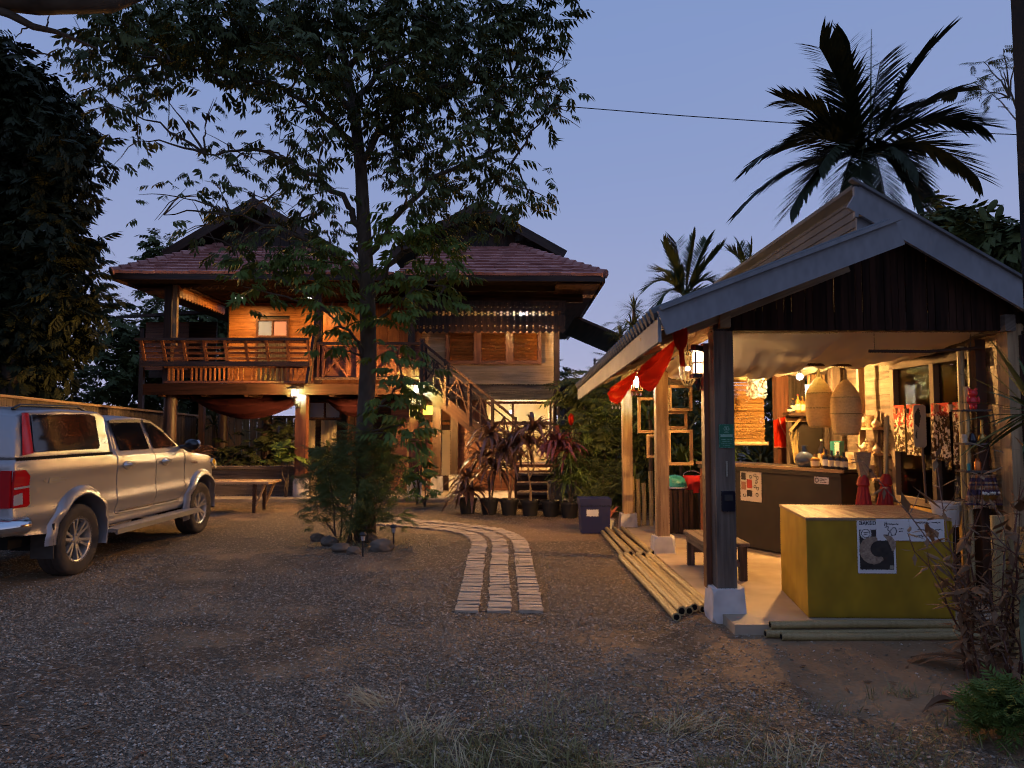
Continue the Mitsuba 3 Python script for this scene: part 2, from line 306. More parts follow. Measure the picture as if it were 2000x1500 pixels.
# side skirts and the side eaves that run back
side = [((-8.6, 25.5, 4.905), (-8.6, 15.2, 4.905), (-6.98, 25.5, 5.93), (-6.98, 17.0, 5.93)), ((2.008, 15.2, 4.85), (2.008, 25.5, 4.85), (0.0, 17.0, 5.93), (0.0, 25.5, 5.93))]
for A, B, C, D in side: tiles.append(tile_skirt(A, B, C, D, 10))
obj('tiles', cat(*tiles), 'roof_tile', skirt, kind='stuff')
for m in caps: obj('ridge_cap', m, 'roof_tile', skirt)
obj('side_slab', cat(*[thick(np.array([[A, B], [C, D]]), -.06) for A, B, C, D in side]), 'wood_dark', skirt)
for cx, apex, hw, zb in ((-6.05, 6.86, 1.95, 5.62), (-.80, 6.77, 1.92, 5.62)):
    Y0, Y1 = 16.55, 25.5
    for s in (-1, 1):
        P = np.array([[[cx, Y0, apex], [cx, Y1, apex]], [[cx + s * hw * .5, Y0, zb + (apex - zb) * .46], [cx + s * hw * .5, Y1, zb + (apex - zb) * .46]], [[cx + s * (hw + .1), Y0, zb - .02], [cx + s * (hw + .1), Y1, zb - .02]]])
        obj('gable_slab', thick(P, .07), 'wood_dark', skirt)
        obj('barge_board', beam((cx - s * .02, Y0 - .03, apex + .02), (cx + s * (hw + .12), Y0 - .03, zb), .05, .2, .008), 'wood_dark', skirt)
    obj('finial', tube([(cx, Y0 - .03, apex), (cx, Y0 - .05, apex + .16), (cx, Y0 - .0, apex + .30)], [.035, .03, .006], 6), 'wood_dark', skirt)
    gw = hw * .93
    for i in range(16):     # boarded gable
        x0 = cx - gw + 2 * gw * i / 16; x1 = x0 + 2 * gw / 16 - .012; xm = (x0 + x1) / 2; h = (apex - zb) * (1 - abs(xm - cx) / gw) - .03
        if h > .05: obj('gable_board', box(x1 - x0, .03, h, (xm, 17.12 + .01 * (i % 2), zb + h / 2)), 'wood_dark', skirt)
# soffit of dark boards, fascia
for i in range(14):
    y0 = 15.26 + i * .24
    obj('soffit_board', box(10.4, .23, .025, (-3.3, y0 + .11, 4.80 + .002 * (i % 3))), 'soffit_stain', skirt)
obj('fascia', cat(beam((-8.58, 15.21, 4.85), (-2.5, 15.21, 4.82), .04, .16, .006), beam((-2.49, 15.21, 4.82), (1.98, 15.21, 4.80), .04, .16, .006)), 'wood_dark', skirt)
for x, z in ((-8.57, 4.83), (1.98, 4.78)): obj('side_fascia', beam((x, 15.24, z), (x, 25.5, z), .04, .16), 'wood_dark', skirt)
obj('side_soffit', box(.95, 10, .03, (1.45, 20.4, 4.72)), 'wood_dark', skirt); obj('side_soffit', box(1.2, 9.4, .03, (-7.95, 20.8, 4.76)), 'wood_dark', skirt)

# ---- upper walls: horizontal teak boards
def board_wall(x0, x1, y, z0, z1, n, holes=(), mat='wood_teak', wall=None, facing=-1):
    for i in range(n):
        za, zb = z0 + (z1 - z0) * i / n, z0 + (z1 - z0) * (i + 1) / n
        xs = [(x0, x1)]
        for hx0, hx1, hz0, hz1 in holes:
            if zb > hz0 + .02 and za < hz1 - .02:
                new = []
                for a, b in xs:
                    if hx1 <= a or hx0 >= b: new.append((a, b)); continue
                    if hx0 > a + .02: new.append((a, hx0))
                    if hx1 < b - .02: new.append((hx1, b))
                xs = new
        for a, b in xs:
            v, f, uv = box(b - a, .024, zb - za + .012, ((a + b) / 2, y, (za + zb) / 2 + .006), .004)
            v[:, 1] += facing * ((zb - v[:, 2]) / (zb - za)) * .014      # each board laps over the one below
            obj('board', (v, f, uv), mat, wall)
WL = obj('wall', box(5.0, .06, 2.24, (-4.82, 18.38, 3.69)), 'wood_dark', H)
board_wall(-7.27, -2.35, 18.32, 2.58, 4.80, 13, [(-6.55, -5.72, 2.55, 4.33)], 'wood_teak', WL)
dr_ = obj('door', box(.80, .05, 1.74, (-6.135, 18.30, 3.43), .005), 'wood_pale', H)
obj('frame', cat(box(.05, .09, 1.8, (-6.53, 18.27, 3.44), .005), box(.05, .09, 1.8, (-5.74, 18.27, 3.44), .005), box(.84, .09, .05, (-6.135, 18.27, 4.345), .005), box(.74, .06, .05, (-6.135, 18.265, 3.92), .004), box(.045, .06, .40, (-6.135, 18.265, 4.13), .004)), 'wood_red', dr_)
obj('pane', box(.33, .012, .37, (-6.33, 18.268, 4.13)), 'pane_blue', dr_); obj('pane', box(.33, .012, .37, (-5.94, 18.268, 4.13)), 'pane_pink', dr_)
for i in range(5): obj('plank', box(.15, .02, 1.26, (-6.45 + i * .157, 18.27, 3.24), .004), 'wood_grey', dr_)
for i in range(9): obj('panel', box(.30, .03, 2.2, (-4.9 + i * .31, 18.28, 3.69), .006), 'wood_teak', H)
WR = obj('wall', cat(box(3.2, .06, 2.3, (-.575, 17.09, 3.70)), box(.06, 1.3, 2.3, (-2.17, 17.7, 3.70))), 'wood_dark', H)
WIN = [(-1.58, .70, 3.09, 3.93)]
board_wall(-2.17, 1.0, 17.03, 2.62, 4.78, 14, WIN, 'wood_honey', WR)
for i in range(4):
    obj('board', box(3.17, .03, .082, (-.585, 17.03, 2.30 + i * .084), .004), 'wood_grey', WR)
for k in range(3):
    x0 = -1.58 + k * .76; w = obj('window', cat(box(.09, .1, .84, (x0 + .045, 16.99, 3.51), .008), box(.09, .1, .84, (x0 + .715, 16.99, 3.51), .008), box(.60, .1, .09, (x0 + .38, 16.99, 3.135), .008), box(.60, .1, .09, (x0 + .38, 16.99, 3.885), .008)), 'wood_red', H)
    for i in range(9): obj('slat', mv(box(.56, .012, .075, (0, 0, 0), .003), (x0 + .38, 17.035, 3.205 + i * .077), 0, .5), 'wood_teak', w)
obj('corner_post', box(.14, .16, 2.62, (1.06, 17.02, 3.5), .01), 'wood_dark', H); obj('corner_post', box(.10, .1, 2.1, (-2.2, 16.98, 3.70), .01), 'wood_teak', H)
for i in range(5):
    obj('side_panel', box(.05, .36, .42, (1.12, 17.36, 2.1 + i * .46), .01), ['wood_grey', 'wood_teak', 'wood_dark'][i % 3], H)
obj('side_wall', box(.05, 8, 2.6, (1.08, 21.1, 3.5)), 'wood_dark', H)
obj('eave_beam', box(4.3, .1, .26, (-.5, 16.62, 4.64), .01), 'wood_shaded', H)
# ---- fretwork valance of pierced boards
def fret_plank():
    w, h = .148, .74
    p = Polygon([(-w / 2, h), (w / 2, h), (w / 2, .07), (0, 0), (-w / 2, .07)])
    holes = [Point(s * w / 2, .50).buffer(.030, 8) for s in (-1, 1)] + [Point(s * w / 2, .445).buffer(.030, 8) for s in (-1, 1)] + [affinity.rotate(sbox(-.018, .455, .018, .491), 45)]
    holes += [Point(s * w / 2, .135).buffer(.026, 8) for s in (-1, 1)] + [Point(s * w / 2, .185).buffer(.018, 8) for s in (-1, 1)] + [affinity.rotate(sbox(-.013, .147, .013, .173), 45), Point(0, .62).buffer(.012)]
    m = extrude(p.difference(union_all(holes)), .022); m = mv(m, (0, 0, 0), rx=math.pi / 2)
    return m[0], m[1], np.stack([m[0][:, 2], m[0][:, 0]], 1)
FR = obj('fretwork', box(3.62, .05, .06, (-.55, 16.58, 4.52), .006), 'wood_dark', H)
fp = fret_plank()
for i in range(24): obj('plank', mv(fp, (-2.27 + i * .1495, 16.57, 3.77)), 'wood_dark', FR)
VAL = obj('valance', box(.04, 2.6, .28, (-7.5, 17.25, 4.72)), 'wood_teak', H)
for i in range(17):
    x = Polygon([(-.07, .16), (.07, .16), (.07, .06), (0, 0), (-.07, .06)]); m = mv(mv(extrude(x, .02), rx=math.pi / 2), (0, 0, 0), rz=math.pi / 2)
    obj('plank', mv((m[0], m[1], np.stack([m[0][:, 2], m[0][:, 1]], 1)), (-7.485, 16.03 + i * .15, 4.50)), 'wood_teak', VAL)
for i in range(26):
    x = Polygon([(-.07, .16), (.07, .16), (.07, .06), (0, 0), (-.07, .06)]); m = mv(extrude(x, .02), rx=math.pi / 2)
    if i < 7: obj('plank', mv((m[0], m[1], np.stack([m[0][:, 2], m[0][:, 0]], 1)), (-7.4 + i * .15, 15.97, 4.70)), 'wood_dark', VAL)

# ---- veranda: floor, bench rail, balusters
obj('veranda_floor', cat(box(6.2, 2.45, .10, (-5.0, 17.08, 2.52)), box(6.3, .12, .24, (-5.0, 15.86, 2.44), .01), box(6.3, .12, .24, (-5.0, 18.2, 2.36), .01), *[box(.1, 2.3, .18, (-7.8 + i * .95, 17.05, 2.37)) for i in range(7)]), 'wood_shaded', H)
RL = obj('bench_rail', cat(box(3.72, .3, .05, (-6.28, 15.78, 3.0), .008), box(3.72, .06, .11, (-6.28, 15.62, 2.985), .008)), 'wood_dark', H)
for i in range(4): obj('slat', beam((-8.1, 15.585 - i * .045, 3.10 + i * .115), (-4.44, 15.585 - i * .045, 3.10 + i * .115), .018, .052, .004, up=(0, -.36, 1)), 'wood_red', RL)
obj('top_rail', box(3.76, .09, .055, (-6.27, 15.41, 3.50), .01), 'wood_dark', RL)
for i in range(9): obj('bracket', beam((-8.02 + i * .45, 15.66, 2.95), (-8.02 + i * .45, 15.42, 3.50), .06, .05, .008), 'wood_red', RL)
for i in range(31):
    x = -7.6 + i * .102
    if i in (4, 17): continue
    obj('baluster', box(.04, .03, .30, (x, 15.84, 2.76), .005), 'wood_teak', RL)
obj('base_rail', box(3.3, .07, .05, (-6.05, 15.84, 2.60), .006), 'wood_red', RL); obj('mid_rail', box(3.3, .06, .04, (-6.05, 15.84, 2.93), .006), 'wood_red', RL)
R2 = obj('railing', cat(box(2.45, .07, .06, (-3.15, 15.86, 3.46), .008), box(2.45, .06, .06, (-3.15, 15.86, 2.68), .008)), 'wood_dark', H)
for i in range(9):
    x = -4.30 + i * .29
    if 1 <= i <= 2 or 5 <= i <= 6: continue
    obj('baluster', box(.05, .04, .74, (x, 15.86, 3.07), .005), 'wood_red', R2)
for x0 in (-4.28, -3.12):
    obj('cross_panel', cat(beam((x0 + .1, 15.86, 2.74), (x0 + .62, 15.86, 3.40), .03, .035), beam((x0 + .62, 15.84, 2.74), (x0 + .1, 15.84, 3.40), .03, .035), box(.04, .05, .72, (x0 + .1, 15.86, 3.07)), box(.04, .05, .72, (x0 + .62, 15.86, 3.07))), 'wood_red', R2)
obj('panel_board', box(2.3, .02, .70, (-3.2, 15.93, 3.06)), 'wood_red', R2)
# ---- posts
for x, y, r in ((-7.72, 16.2, .15), (-7.4, 18.4, .13), (-6.35, 18.6, .14), (-3.95, 18.5, .13)):
    obj('post', tube([(x, y, 0), (x, y, 1.2), (x, y, 2.45)], [r, r * .96, r * .92], 12), 'wood_dark', H, smooth=True)
for x, y, w in ((-4.68, 16.0, .24), (-2.12, 15.65, .22), (-1.74, 16.7, .2), (-1.38, 17.2, .18)):
    p = obj('post', box(w, w, 2.42, (x, y, 1.22), .018), 'wood_red' if y < 16.2 else 'wood_dark', H)
    obj('plinth', lathe([(0, .0), (w * .72, .0), (w * .72, .45), (w * .66, .475), (0, .475)], 20, (x, y, .0)), 'white_plaster', p, smooth=40)
    if y < 16.2: obj('capital', mv((lambda b: (np.column_stack([b[0][:, 0] * np.where(b[0][:, 2] > 0, 1.0, .5), b[0][:, 1] * np.where(b[0][:, 2] > 0, 1, .6), b[0][:, 2]]), b[1], b[2]))(box(.40, .34, .2)), (x, y, 2.44)), 'wood_teak', p)
obj('post', box(.10, .10, 1.38, (-7.56, 15.98, 4.12), .008), 'wood_pale', H); obj('post', box(.17, .17, 2.3, (-7.75, 16.1, 3.66), .01), 'wood_dark', H)
obj('post', box(.16, .16, 2.3, (-4.34, 15.98, 3.66), .012), 'wood_dark', H); obj('post', box(.15, .15, 2.3, (-2.24, 15.95, 3.66), .012), 'wood_dark', H)
obj('newel', box(.11, .11, 1.05, (-1.95, 15.5, 3.0), .01), 'wood_red', H)
obj('brace', beam((-4.36, 15.9, 3.9), (-4.46, 15.62, 2.55), .07, .11, .01), 'wood_dark', H)
# ---- lower storey on the right
LW = obj('lower_wall', cat(box(1.58, .06, 2.3, (-1.42, 17.56, 1.15)), box(.06, 3.2, 2.3, (1.06, 19.1, 1.15))), 'wood_dark', H)
board_wall(-2.95, -.62, 17.52, .06, 2.24, 14, [(-2.55, -2.12, 0, 1.72), (-1.98, -1.3, 0, 1.70)], 'wood_red', LW)
lw = obj('window', cat(*[box(.05, .07, 1.72, (x, 17.52, 1.36), .006) for x in (-.93, .02, .94)], box(1.82, .07, .06, (.01, 17.52, 2.2), .006), box(1.82, .07, .08, (.01, 17.52, 1.70), .006), box(1.82, .07, .06, (.01, 17.52, .52), .006)), 'wood_red', H)
for x in (-.455, .48):
    obj('pane', quad((x - .45, 17.53, 1.74), (x + .43, 17.53, 1.74), (x + .43, 17.53, 2.17), (x - .45, 17.53, 2.17)), 'clear_pane', lw); obj('pane', quad((x - .45, 17.53, .55), (x + .43, 17.53, .55), (x + .43, 17.53, 1.66), (x - .45, 17.53, 1.66)), 'clear_pane', lw)
obj('sill_wall', box(1.85, .06, .5, (.02, 17.53, .27), .006), 'wood_red', LW)
obj('room', cat(box(2.9, .05, 2.3, (-.38, 20.4, 1.2)), box(.05, 2.8, 2.3, (-.98, 19.0, 1.2)), box(.03, 2.8, 2.3, (1.01, 19.0, 1.2)), box(2.9, 2.85, .04, (-.38, 19.0, 2.29))), 'cream_wall', H)
for x0, x1 in ((-2.55, -2.12), (-1.98, -1.3)):
    d = obj('door', box(x1 - x0 - .12, .04, 1.64, ((x0 + x1) / 2, 17.56, .86), .005), 'wood_teak' if x0 < -2 else 'curtain_cloth', H)
    obj('frame', cat(box(.06, .09, 1.72, (x0 + .03, 17.50, .86), .005), box(.06, .09, 1.72, (x1 - .03, 17.50, .86), .005), box(x1 - x0 - .12, .09, .06, ((x0 + x1) / 2, 17.50, 1.69), .005)), 'wood_pale' if x0 < -2 else 'wood_teak', d)
    obj('panel', box((x1 - x0) * .44, .02, 1.1, ((x0 + x1) / 2, 17.53, .98), .004), 'wood_red' if x0 < -2 else 'curtain_cloth', d)
# lower storey under the veranda: dim back wall with small windows
BW = obj('back_wall', box(3.5, .06, 2.3, (-4.15, 20.06, 1.2)), 'wood_dark', H)
w2 = obj('window', cat(*[box(.05, .07, .50, (x, 20.0, 2.07), .005) for x in (-5.66, -5.22, -4.78)], box(.93, .07, .05, (-5.22, 20.0, 1.84), .005), box(.93, .07, .05, (-5.22, 20.0, 2.30), .005)), 'wood_red', H)
for x in (-5.44, -5.0): obj('pane', box(.38, .02, .40, (x, 20.01, 2.07)), 'frosted_pane', w2)
w3 = obj('window', cat(*[box(.05, .07, 1.5, (x, 20.0, 1.55), .005) for x in (-4.55, -4.2)], box(.4, .07, .05, (-4.37, 20.0, 2.30), .005)), 'wood_red', H)
obj('pane', box(.3, .02, .22, (-4.37, 20.01, 2.1)), 'frosted_pane', w3)
# annex at the left rear
AN = obj('annex', cat(box(1.9, .06, 1.6, (-9.4, 20.4, 3.8)), box(.14, .14, 4.0, (-8.6, 19.9, 2.0)), box(.12, .12, 4.3, (-10.3, 19.9, 2.2))), 'wood_dark', H)
obj('annex_roof', thick(np.array([[[-10.8, 19.4, 4.55], [-8.2, 19.4, 4.72]], [[-10.8, 23, 5.2], [-8.2, 23, 5.3]]]), .08), 'wood_dark', AN)
for i in range(9): obj('slat', box(1.2, .02, .14, (-9.6, 19.85, 3.25 + i * .15), .004), 'wood_red', AN)

# ---- outside staircase: upper flight along the wall, landing, lower flight towards the yard
ST = obj('staircase', cat(*[beam((-1.92, y, 2.50), (.10, y, .86), .06, .26, .008) for y in (15.28, 16.02)]), 'wood_dark', H)
for i in range(9):
    x, z = -1.74 + i * .218, 2.40 - i * .176
    obj('tread', box(.26, .78, .045, (x, 15.65, z), .006), 'wood_pale', ST)
obj('landing', box(.92, 1.0, .06, (.52, 15.55, .80), .008), 'wood_red', ST)
for i in range(4): obj('tread', box(.80, .30, .05, (.50, 14.88 - i * .26, .64 - i * .17), .006), 'wood_grey', ST); obj('riser', box(.78, .03, .12, (.50, 14.98 - i * .26, .55 - i * .17)), 'wood_dark', ST)
obj('landing_post', cat(*[box(.09, .09, .8, (x, y, .4)) for x in (.1, .94) for y in (15.1, 16.0)]), 'wood_dark', ST)
for y in (15.26, 16.04):
    p0, p1 = V(-1.93, y, 2.56), V(.08, y, .92); up = V(0, 0, .86)
    rl = obj('handrail', cat(beam(p0 + up, p1 + up, .06, .05, .01), beam(p0 + up * .82, p1 + up * .82, .03, .03)), 'wood_dark', ST)
    for i in range(5):
        q = p0 + (p1 - p0) * i / 4; obj('baluster', box(.05, .05, .98, (q[0], y, q[2] + .41), .006), 'wood_dark', rl)
        if i < 4:
            qa = p0 + (p1 - p0) * (i + 1) / 4; m = (q + qa) / 2
            obj('cross_brace', cat(beam(q + up * .1, m + up * .8, .025, .03), beam(m + up * .8, qa + up * .1, .025, .03), beam(q + up * .42, qa + up * .42, .025, .03), beam(m + up * .1, m + up * .8, .025, .03)), 'wood_dark', rl)
lr = obj('handrail', box(.9, .05, .06, (.52, 16.02, 1.68), .008), 'wood_dark', ST)
obj('cross_brace', cat(beam((.12, 16.02, .9), (.92, 16.02, 1.62), .03, .035), beam((.92, 16.0, .9), (.12, 16.0, 1.62), .03, .035), box(.05, .05, .85, (.1, 16.02, 1.25)), box(.05, .05, .85, (.94, 16.02, 1.25))), 'wood_dark', lr)

# ---- lamps of the house
def lamp_body(parent, c, r, radiance, pick=1.0): return obj('bulb', ball(r, c, 1), 'lamp_glass', parent, emit=radiance, pick=pick)
for x, y, nm in ((-4.74, 15.66, 'lit box lamp on veranda post between garden shrub and truck'), (-2.0, 15.06, 'lit box lamp on post at foot of outside staircase')):
    L_ = thing('wall_lamp', nm, 'lamp', 'wall lamps on the house posts'); z = 2.34 if x < -3 else 2.385
    obj('bracket', cat(tube([(x, y + .03, z - .26), (x, y - .05, z - .24), (x, y - .09, z - .16), (x, y - .06, z - .1)], .018, 6), box(.1, .03, .16, (x, (15.86 if x < -3 else 15.525), z - .24), .01), box(.03, (.19 if x < -3 else .46), .03, (x, y + (.11 if x < -3 else .24), z - .24))), 'black_metal', L_)
    obj('cage', cat(*[box(.012, .012, .2, (x + sx * .058, y - .06 + sy * .058, z)) for sx in (-1, 1) for sy in (-1, 1)], box(.14, .14, .015, (x, y - .06, z + .1)), box(.14, .14, .015, (x, y - .06, z - .1))), 'black_metal', L_)
    obj('roof', lathe([(0, .16), (.20, .085), (.20, .075), (0, .09)], 4, (x, y - .06, z + .02)), 'black_metal', L_); lamp_body(L_, (x, y - .06, z), .05, (6200 if x < -3 else 11000) * WARM, 2.4 if x < -3 else 3.6)  # roof plate added to keep the lamp light off the soffit
for x, y, nm in ((-6.70, 17.35, 'round ceiling lamp above the veranda door partly behind leaves'), (-4.92, 17.35, 'round ceiling lamp at right end of the veranda wall')):
    L_ = thing('ceiling_lamp', nm, 'lamp', 'ceiling lamps of the veranda')
    obj('rim', lathe([(.0, .0), (.13, 0), (.13, -.03), (.11, -.035), (.11, -.01), (0, -.01)], 20, (x, y, 4.79)), 'white_paint', L_, smooth=40)
    obj('bulb', lathe([(0, 0), (.105, 0)], 16, (x, y, 4.762)), 'lamp_glass', L_, emit=560 * WARM, pick=2.5)
L_ = thing('ceiling_lamp', 'bright lamp shining through the pierced fretwork board', 'lamp', 'ceiling lamps of the veranda')
obj('stem', tube([(.26, 16.8, 4.6), (.26, 16.8, 4.3)], .01, 6), 'black_metal', L_); lamp_body(L_, (.26, 16.8, 4.24), .05, 5000 * WARMW, 1.0)
L_ = thing('pendant_bulb', 'bare lit bulb inside the lower room behind the staircase', 'lamp')
obj('cord', tube([(-.03, 18.4, 2.27), (-.03, 18.4, 2.05)], .006, 5), 'black_metal', L_); lamp_body(L_, (-.03, 18.4, 1.98), .05, 2600 * WARMW, 1.6)
L_ = thing('shaded_lamp', 'square yellow cloth lampshade lit beside the downstairs door', 'lamp')
paint('yellow_shade', (.75, .55, .1), .8, .1)
obj('shade', cat(box(.22, .02, .22, (-1.98, 16.9, 2.0)), box(.02, .2, .22, (-2.09, 17.0, 2.0)), box(.02, .2, .22, (-1.87, 17.0, 2.0))), 'yellow_shade', L_, emit=(1.3, .85, .12), pick=.1); obj('cord', tube([(-1.98, 17.0, 2.3), (-1.98, 17.0, 2.1)], .006, 5), 'black_metal', L_)
# ---- cloths below the veranda
def swag(x0, x1, y, z0, sag, rows=12, cols=24, puff=.25):
    P = np.zeros((rows, cols, 3))
    for i in range(rows):
        t = i / (rows - 1)
        for j in range(cols):
            s = j / (cols - 1); c = 1 - (2 * s - 1) ** 2
            P[i, j] = (x0 + (x1 - x0) * s, y - puff * math.sin(math.pi * t) * c + .03 * math.sin(t * 19 + s * 5) * c, z0 - sag * c * t - .05 * t)
    return sheet(P)
obj('cloth_swag', swag(-7.6, -4.85, 16.9, 2.36, .52), 'red_cloth_dark', smooth=True, label='dark red cloth sagging under the veranda left of the lamp post', cat_='cloth', group='dark red cloths under the veranda')
obj('cloth_swag', swag(-4.4, -3.0, 16.9, 2.30, .40), 'red_cloth_dark', smooth=True, label='dark red cloth sagging under the veranda behind the tree trunk', cat_='cloth', group='dark red cloths under the veranda')
for i, (x, nm) in enumerate(((-5.42, 'pale cloth panel hanging under the veranda just right of lamp post'), (-4.85, 'narrower yellowish cloth panel hanging under the veranda'))):
    P = np.array([[[x - .21 + .42 * s + .0 * t, 19.0 + .03 * math.sin(s * 14 + i), 1.78 - .72 * t] for s in np.linspace(0, 1, 16)] for t in np.linspace(0, 1, 5)])
    obj('hanging_cloth', sheet(P), 'curtain_cloth', smooth=True, label=nm, cat_='cloth')

# ================================================================ the bar hut on the right
scene['drape_cloth'] = {'type': 'principledthin', 'base_color': rgb(.72, .64, .52), 'roughness': .9, 'diff_trans': .9, 'spec_trans': 0.0}
paint('fascia_grey', mikit.proc(lambda p, n, uv: mikit.mix((.10, .105, .115), (.30, .30, .315), mikit.fbm(p.x * 2.2, p.y * 2.2, p.z * 2.2, 3) * .55 + .45 * mikit.fbm(p.x * 26, p.y * 5, p.z * 9, 4))), .6, .3)
paint('roof_grey', mikit.proc(lambda p, n, uv: mikit.mix((.055, .056, .06), (.17, .165, .165), mikit.fbm(p.x * 5, p.y * 2.5, p.z * 5, 5))), .8, .25)
scene['red_silk'] = {'type': 'principledthin', 'base_color': rgb(.46, .022, .009), 'roughness': .6, 'diff_trans': .35, 'spec_trans': 0.0}
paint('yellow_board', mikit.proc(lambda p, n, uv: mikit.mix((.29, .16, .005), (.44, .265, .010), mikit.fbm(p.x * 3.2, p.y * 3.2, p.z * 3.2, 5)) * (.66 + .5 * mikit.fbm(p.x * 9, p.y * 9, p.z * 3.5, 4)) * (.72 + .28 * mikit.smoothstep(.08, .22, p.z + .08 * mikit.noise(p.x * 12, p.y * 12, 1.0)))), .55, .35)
paint('black_board', mikit.proc(lambda p, n, uv: mikit.mix((.010, .009, .008), (.035, .026, .02), mikit.fbm(p.x * 4, p.y * 4, p.z * 3, 4))), .5, .4)
paint('brown_board', mikit.proc(lambda p, n, uv: mikit.mix((.10, .03, .014), (.30, .09, .035), mikit.fbm(p.x * 5, p.y * 5, p.z * 2, 4))), .5, .35)
paint('ply_board', mikit.proc(lambda p, n, uv: mikit.mix((.34, .20, .06), (.66, .44, .16), mikit.fbm(p.x * 5, p.y * 9, p.z * 9, 5) * 1.3 - .15)), .6, .3)
wood('bamboo', (.26, .19, .075), (.56, .44, .22), .45, .4, .6)
paint('wicker', mikit.proc(lambda p, n, uv: mikit.mix((.32, .20, .08), (.74, .54, .26), .35 + .4 * mikit.noise(p.x * 120, p.y * 120, p.z * 160) + .3 * mikit.noise(p.x * 25, p.y * 25, p.z * 60))), .7, .25)
obj('hut_floor', cat(box(2.86, 6.2, .10, (3.17, 8.80, .03), .01)), 'concrete', kind='structure')
HT = thing('bar_hut', 'open wooden bar hut with grey offset gable roof, lit and draped inside', 'hut')
# posts on white plaster feet: square grey timber
def foot(x, y, w, h, parent):
    v, f, uv = box(w, w, h, (0, 0, h / 2), .045)
    v = v + (meshkit.noise(v * 9 + x, 4)[:, None] - .5) * .03
    k = np.where(v[:, 2] > h * .5, .90, .98); v[:, 0] *= k; v[:, 1] *= k
    obj('foot', (v + V(x, y, 0), f, uv), 'white_plaster', parent)
POSTS = [(1.80, 6.16, .165, 2.46, 'wood_grey', .29), (1.86, 8.95, .15, 2.44, 'wood_pale', .27), (1.80, 11.25, .15, 2.3, 'wood_pale', .27), (4.28, 6.13, .14, 2.5, 'wood_pale', .27)]  # front right post: grey wood coloured paler to stand for lantern light
for x, y, w, h, m, fw in POSTS:
    p = obj('post', box(w, w, h - .22, (x, y, .22 + (h - .22) / 2), .012), m, HT)
    foot(x, y, fw, .275, p)
    if m == 'wood_grey' and x < 3: obj('brace_plank', box(.045, .10, 2.1, (x - w / 2 - .03, y + .10, 1.3), .006), 'wood_red', p)
obj('post', box(.17, .17, 2.3, (3.86, 10.3, 1.2), .01), 'wood_red', HT); obj('post', box(.11, .11, 2.4, (4.12, 9.15, 1.25), .01), 'wood_grey', HT)
obj('post', box(.07, .05, 2.35, (4.10, 8.42, 1.25), .006), 'wood_pale', HT); obj('post', tube([(4.06, 6.48, .1), (4.07, 6.48, 2.35)], .03, 10), 'bamboo', HT); obj('post', box(.09, .12, 2.3, (4.16, 6.40, 1.25), .008), 'wood_dark', HT)
# beams
obj('beam', box(2.62, .10, .16, (3.02, 6.12, 2.52), .01), 'wood_dark', HT)
obj('beam', beam((1.80, 6.0, 2.53), (1.80, 11.5, 2.40), .09, .14, .01), 'wood_pale', HT); obj('beam', beam((4.2, 6.0, 2.5), (4.2, 10.4, 2.5), .09, .14, .01), 'wood_grey', HT)
obj('beam', beam((1.84, 9.0, 2.40), (4.2, 9.0, 2.46), .08, .13, .01), 'wood_dark', HT); obj('beam', beam((1.8, 11.2, 2.30), (4.2, 10.6, 2.4), .08, .13, .01), 'wood_dark', HT)
for i in range(7): obj('rafter', beam((1.25, 6.05 + i * .78, 2.36 - i * .018), (2.86, 6.05 + i * .78, 2.99), .045, .10, .005), 'wood_pale' if i < 2 else 'wood_grey', HT)
obj('bracket', beam((1.10, 6.06, 2.33), (1.86, 6.06, 2.60), .05, .09, .006), 'wood_pale', HT); obj('bracket', beam((1.55, 6.1, 2.30), (1.82, 6.45, 2.30), .045, .05, .005), 'wood_dark', HT)
# left roof slab: eave at x = 1.12 (sinks a little to the rear), ridge at x = 2.90
RF = obj('roof', thick(np.array([[[1.10, 5.32, 2.44], [1.10, 11.9, 2.24]], [[2.90, 5.32, 3.12], [2.90, 11.9, 3.05]]]), .035), 'roof_grey', HT)
obj('barge_board', beam((1.115, 5.30, 2.395), (2.905, 5.30, 3.075), .03, .19, .006), 'fascia_grey', RF)
obj('barge_trim', beam((1.10, 5.29, 2.50), (2.91, 5.29, 3.185), .07, .03, .006), 'fascia_grey', RF)
obj('eave_board', beam((1.105, 5.33, 2.35), (1.105, 11.9, 2.16), .025, .19, .006), 'fascia_grey', RF)
# corrugated cover: rounded ends show along the eave
rib = []
for i in range(44):
    y = 5.40 + i * .148; dz = -(y - 5.32) * .0304; dzr = -(y - 5.32) * .0106
    obj('roof_tile', tube([(1.06, y, 2.475 + dz), (1.55, y, 2.665 + dz * .86 + dzr * .14), (2.88, y, 3.165 + dzr)], [.05, .05, .05], 8), 'roof_grey', RF)
# right roof slab, higher and set back; clerestory cladding between
R2_ = obj('roof', thick(np.array([[[2.86, 5.92, 3.62], [2.86, 12.0, 3.62]], [[4.9, 5.92, 2.40], [4.9, 12.0, 2.40]]]), .035), 'roof_grey', HT)
obj('barge_board', beam((2.86, 5.90, 3.555), (4.9, 5.90, 2.335), .035, .24, .006), 'fascia_grey', R2_)
obj('barge_trim', beam((2.83, 5.885, 3.69), (4.92, 5.885, 2.44), .07, .022, .005), 'roof_grey', R2_)
obj('ridge_return', box(.03, .035, .26, (2.875, 5.90, 3.50), .005), 'fascia_grey', R2_)
CL = obj('clerestory', box(.02, 6.0, .46, (2.96, 9.0, 3.36)), 'wood_dark', HT)
for i in range(7): obj('board', mv(box(.018, 6.0, .082, (0, 0, 0), .003), (2.94, 8.98, 3.145 + i * .073), 0, 0, .14), 'roof_grey', CL)
obj('clerestory_end', box(.16, .02, .30, (2.98, 5.95, 3.34)), 'fascia_grey', CL)
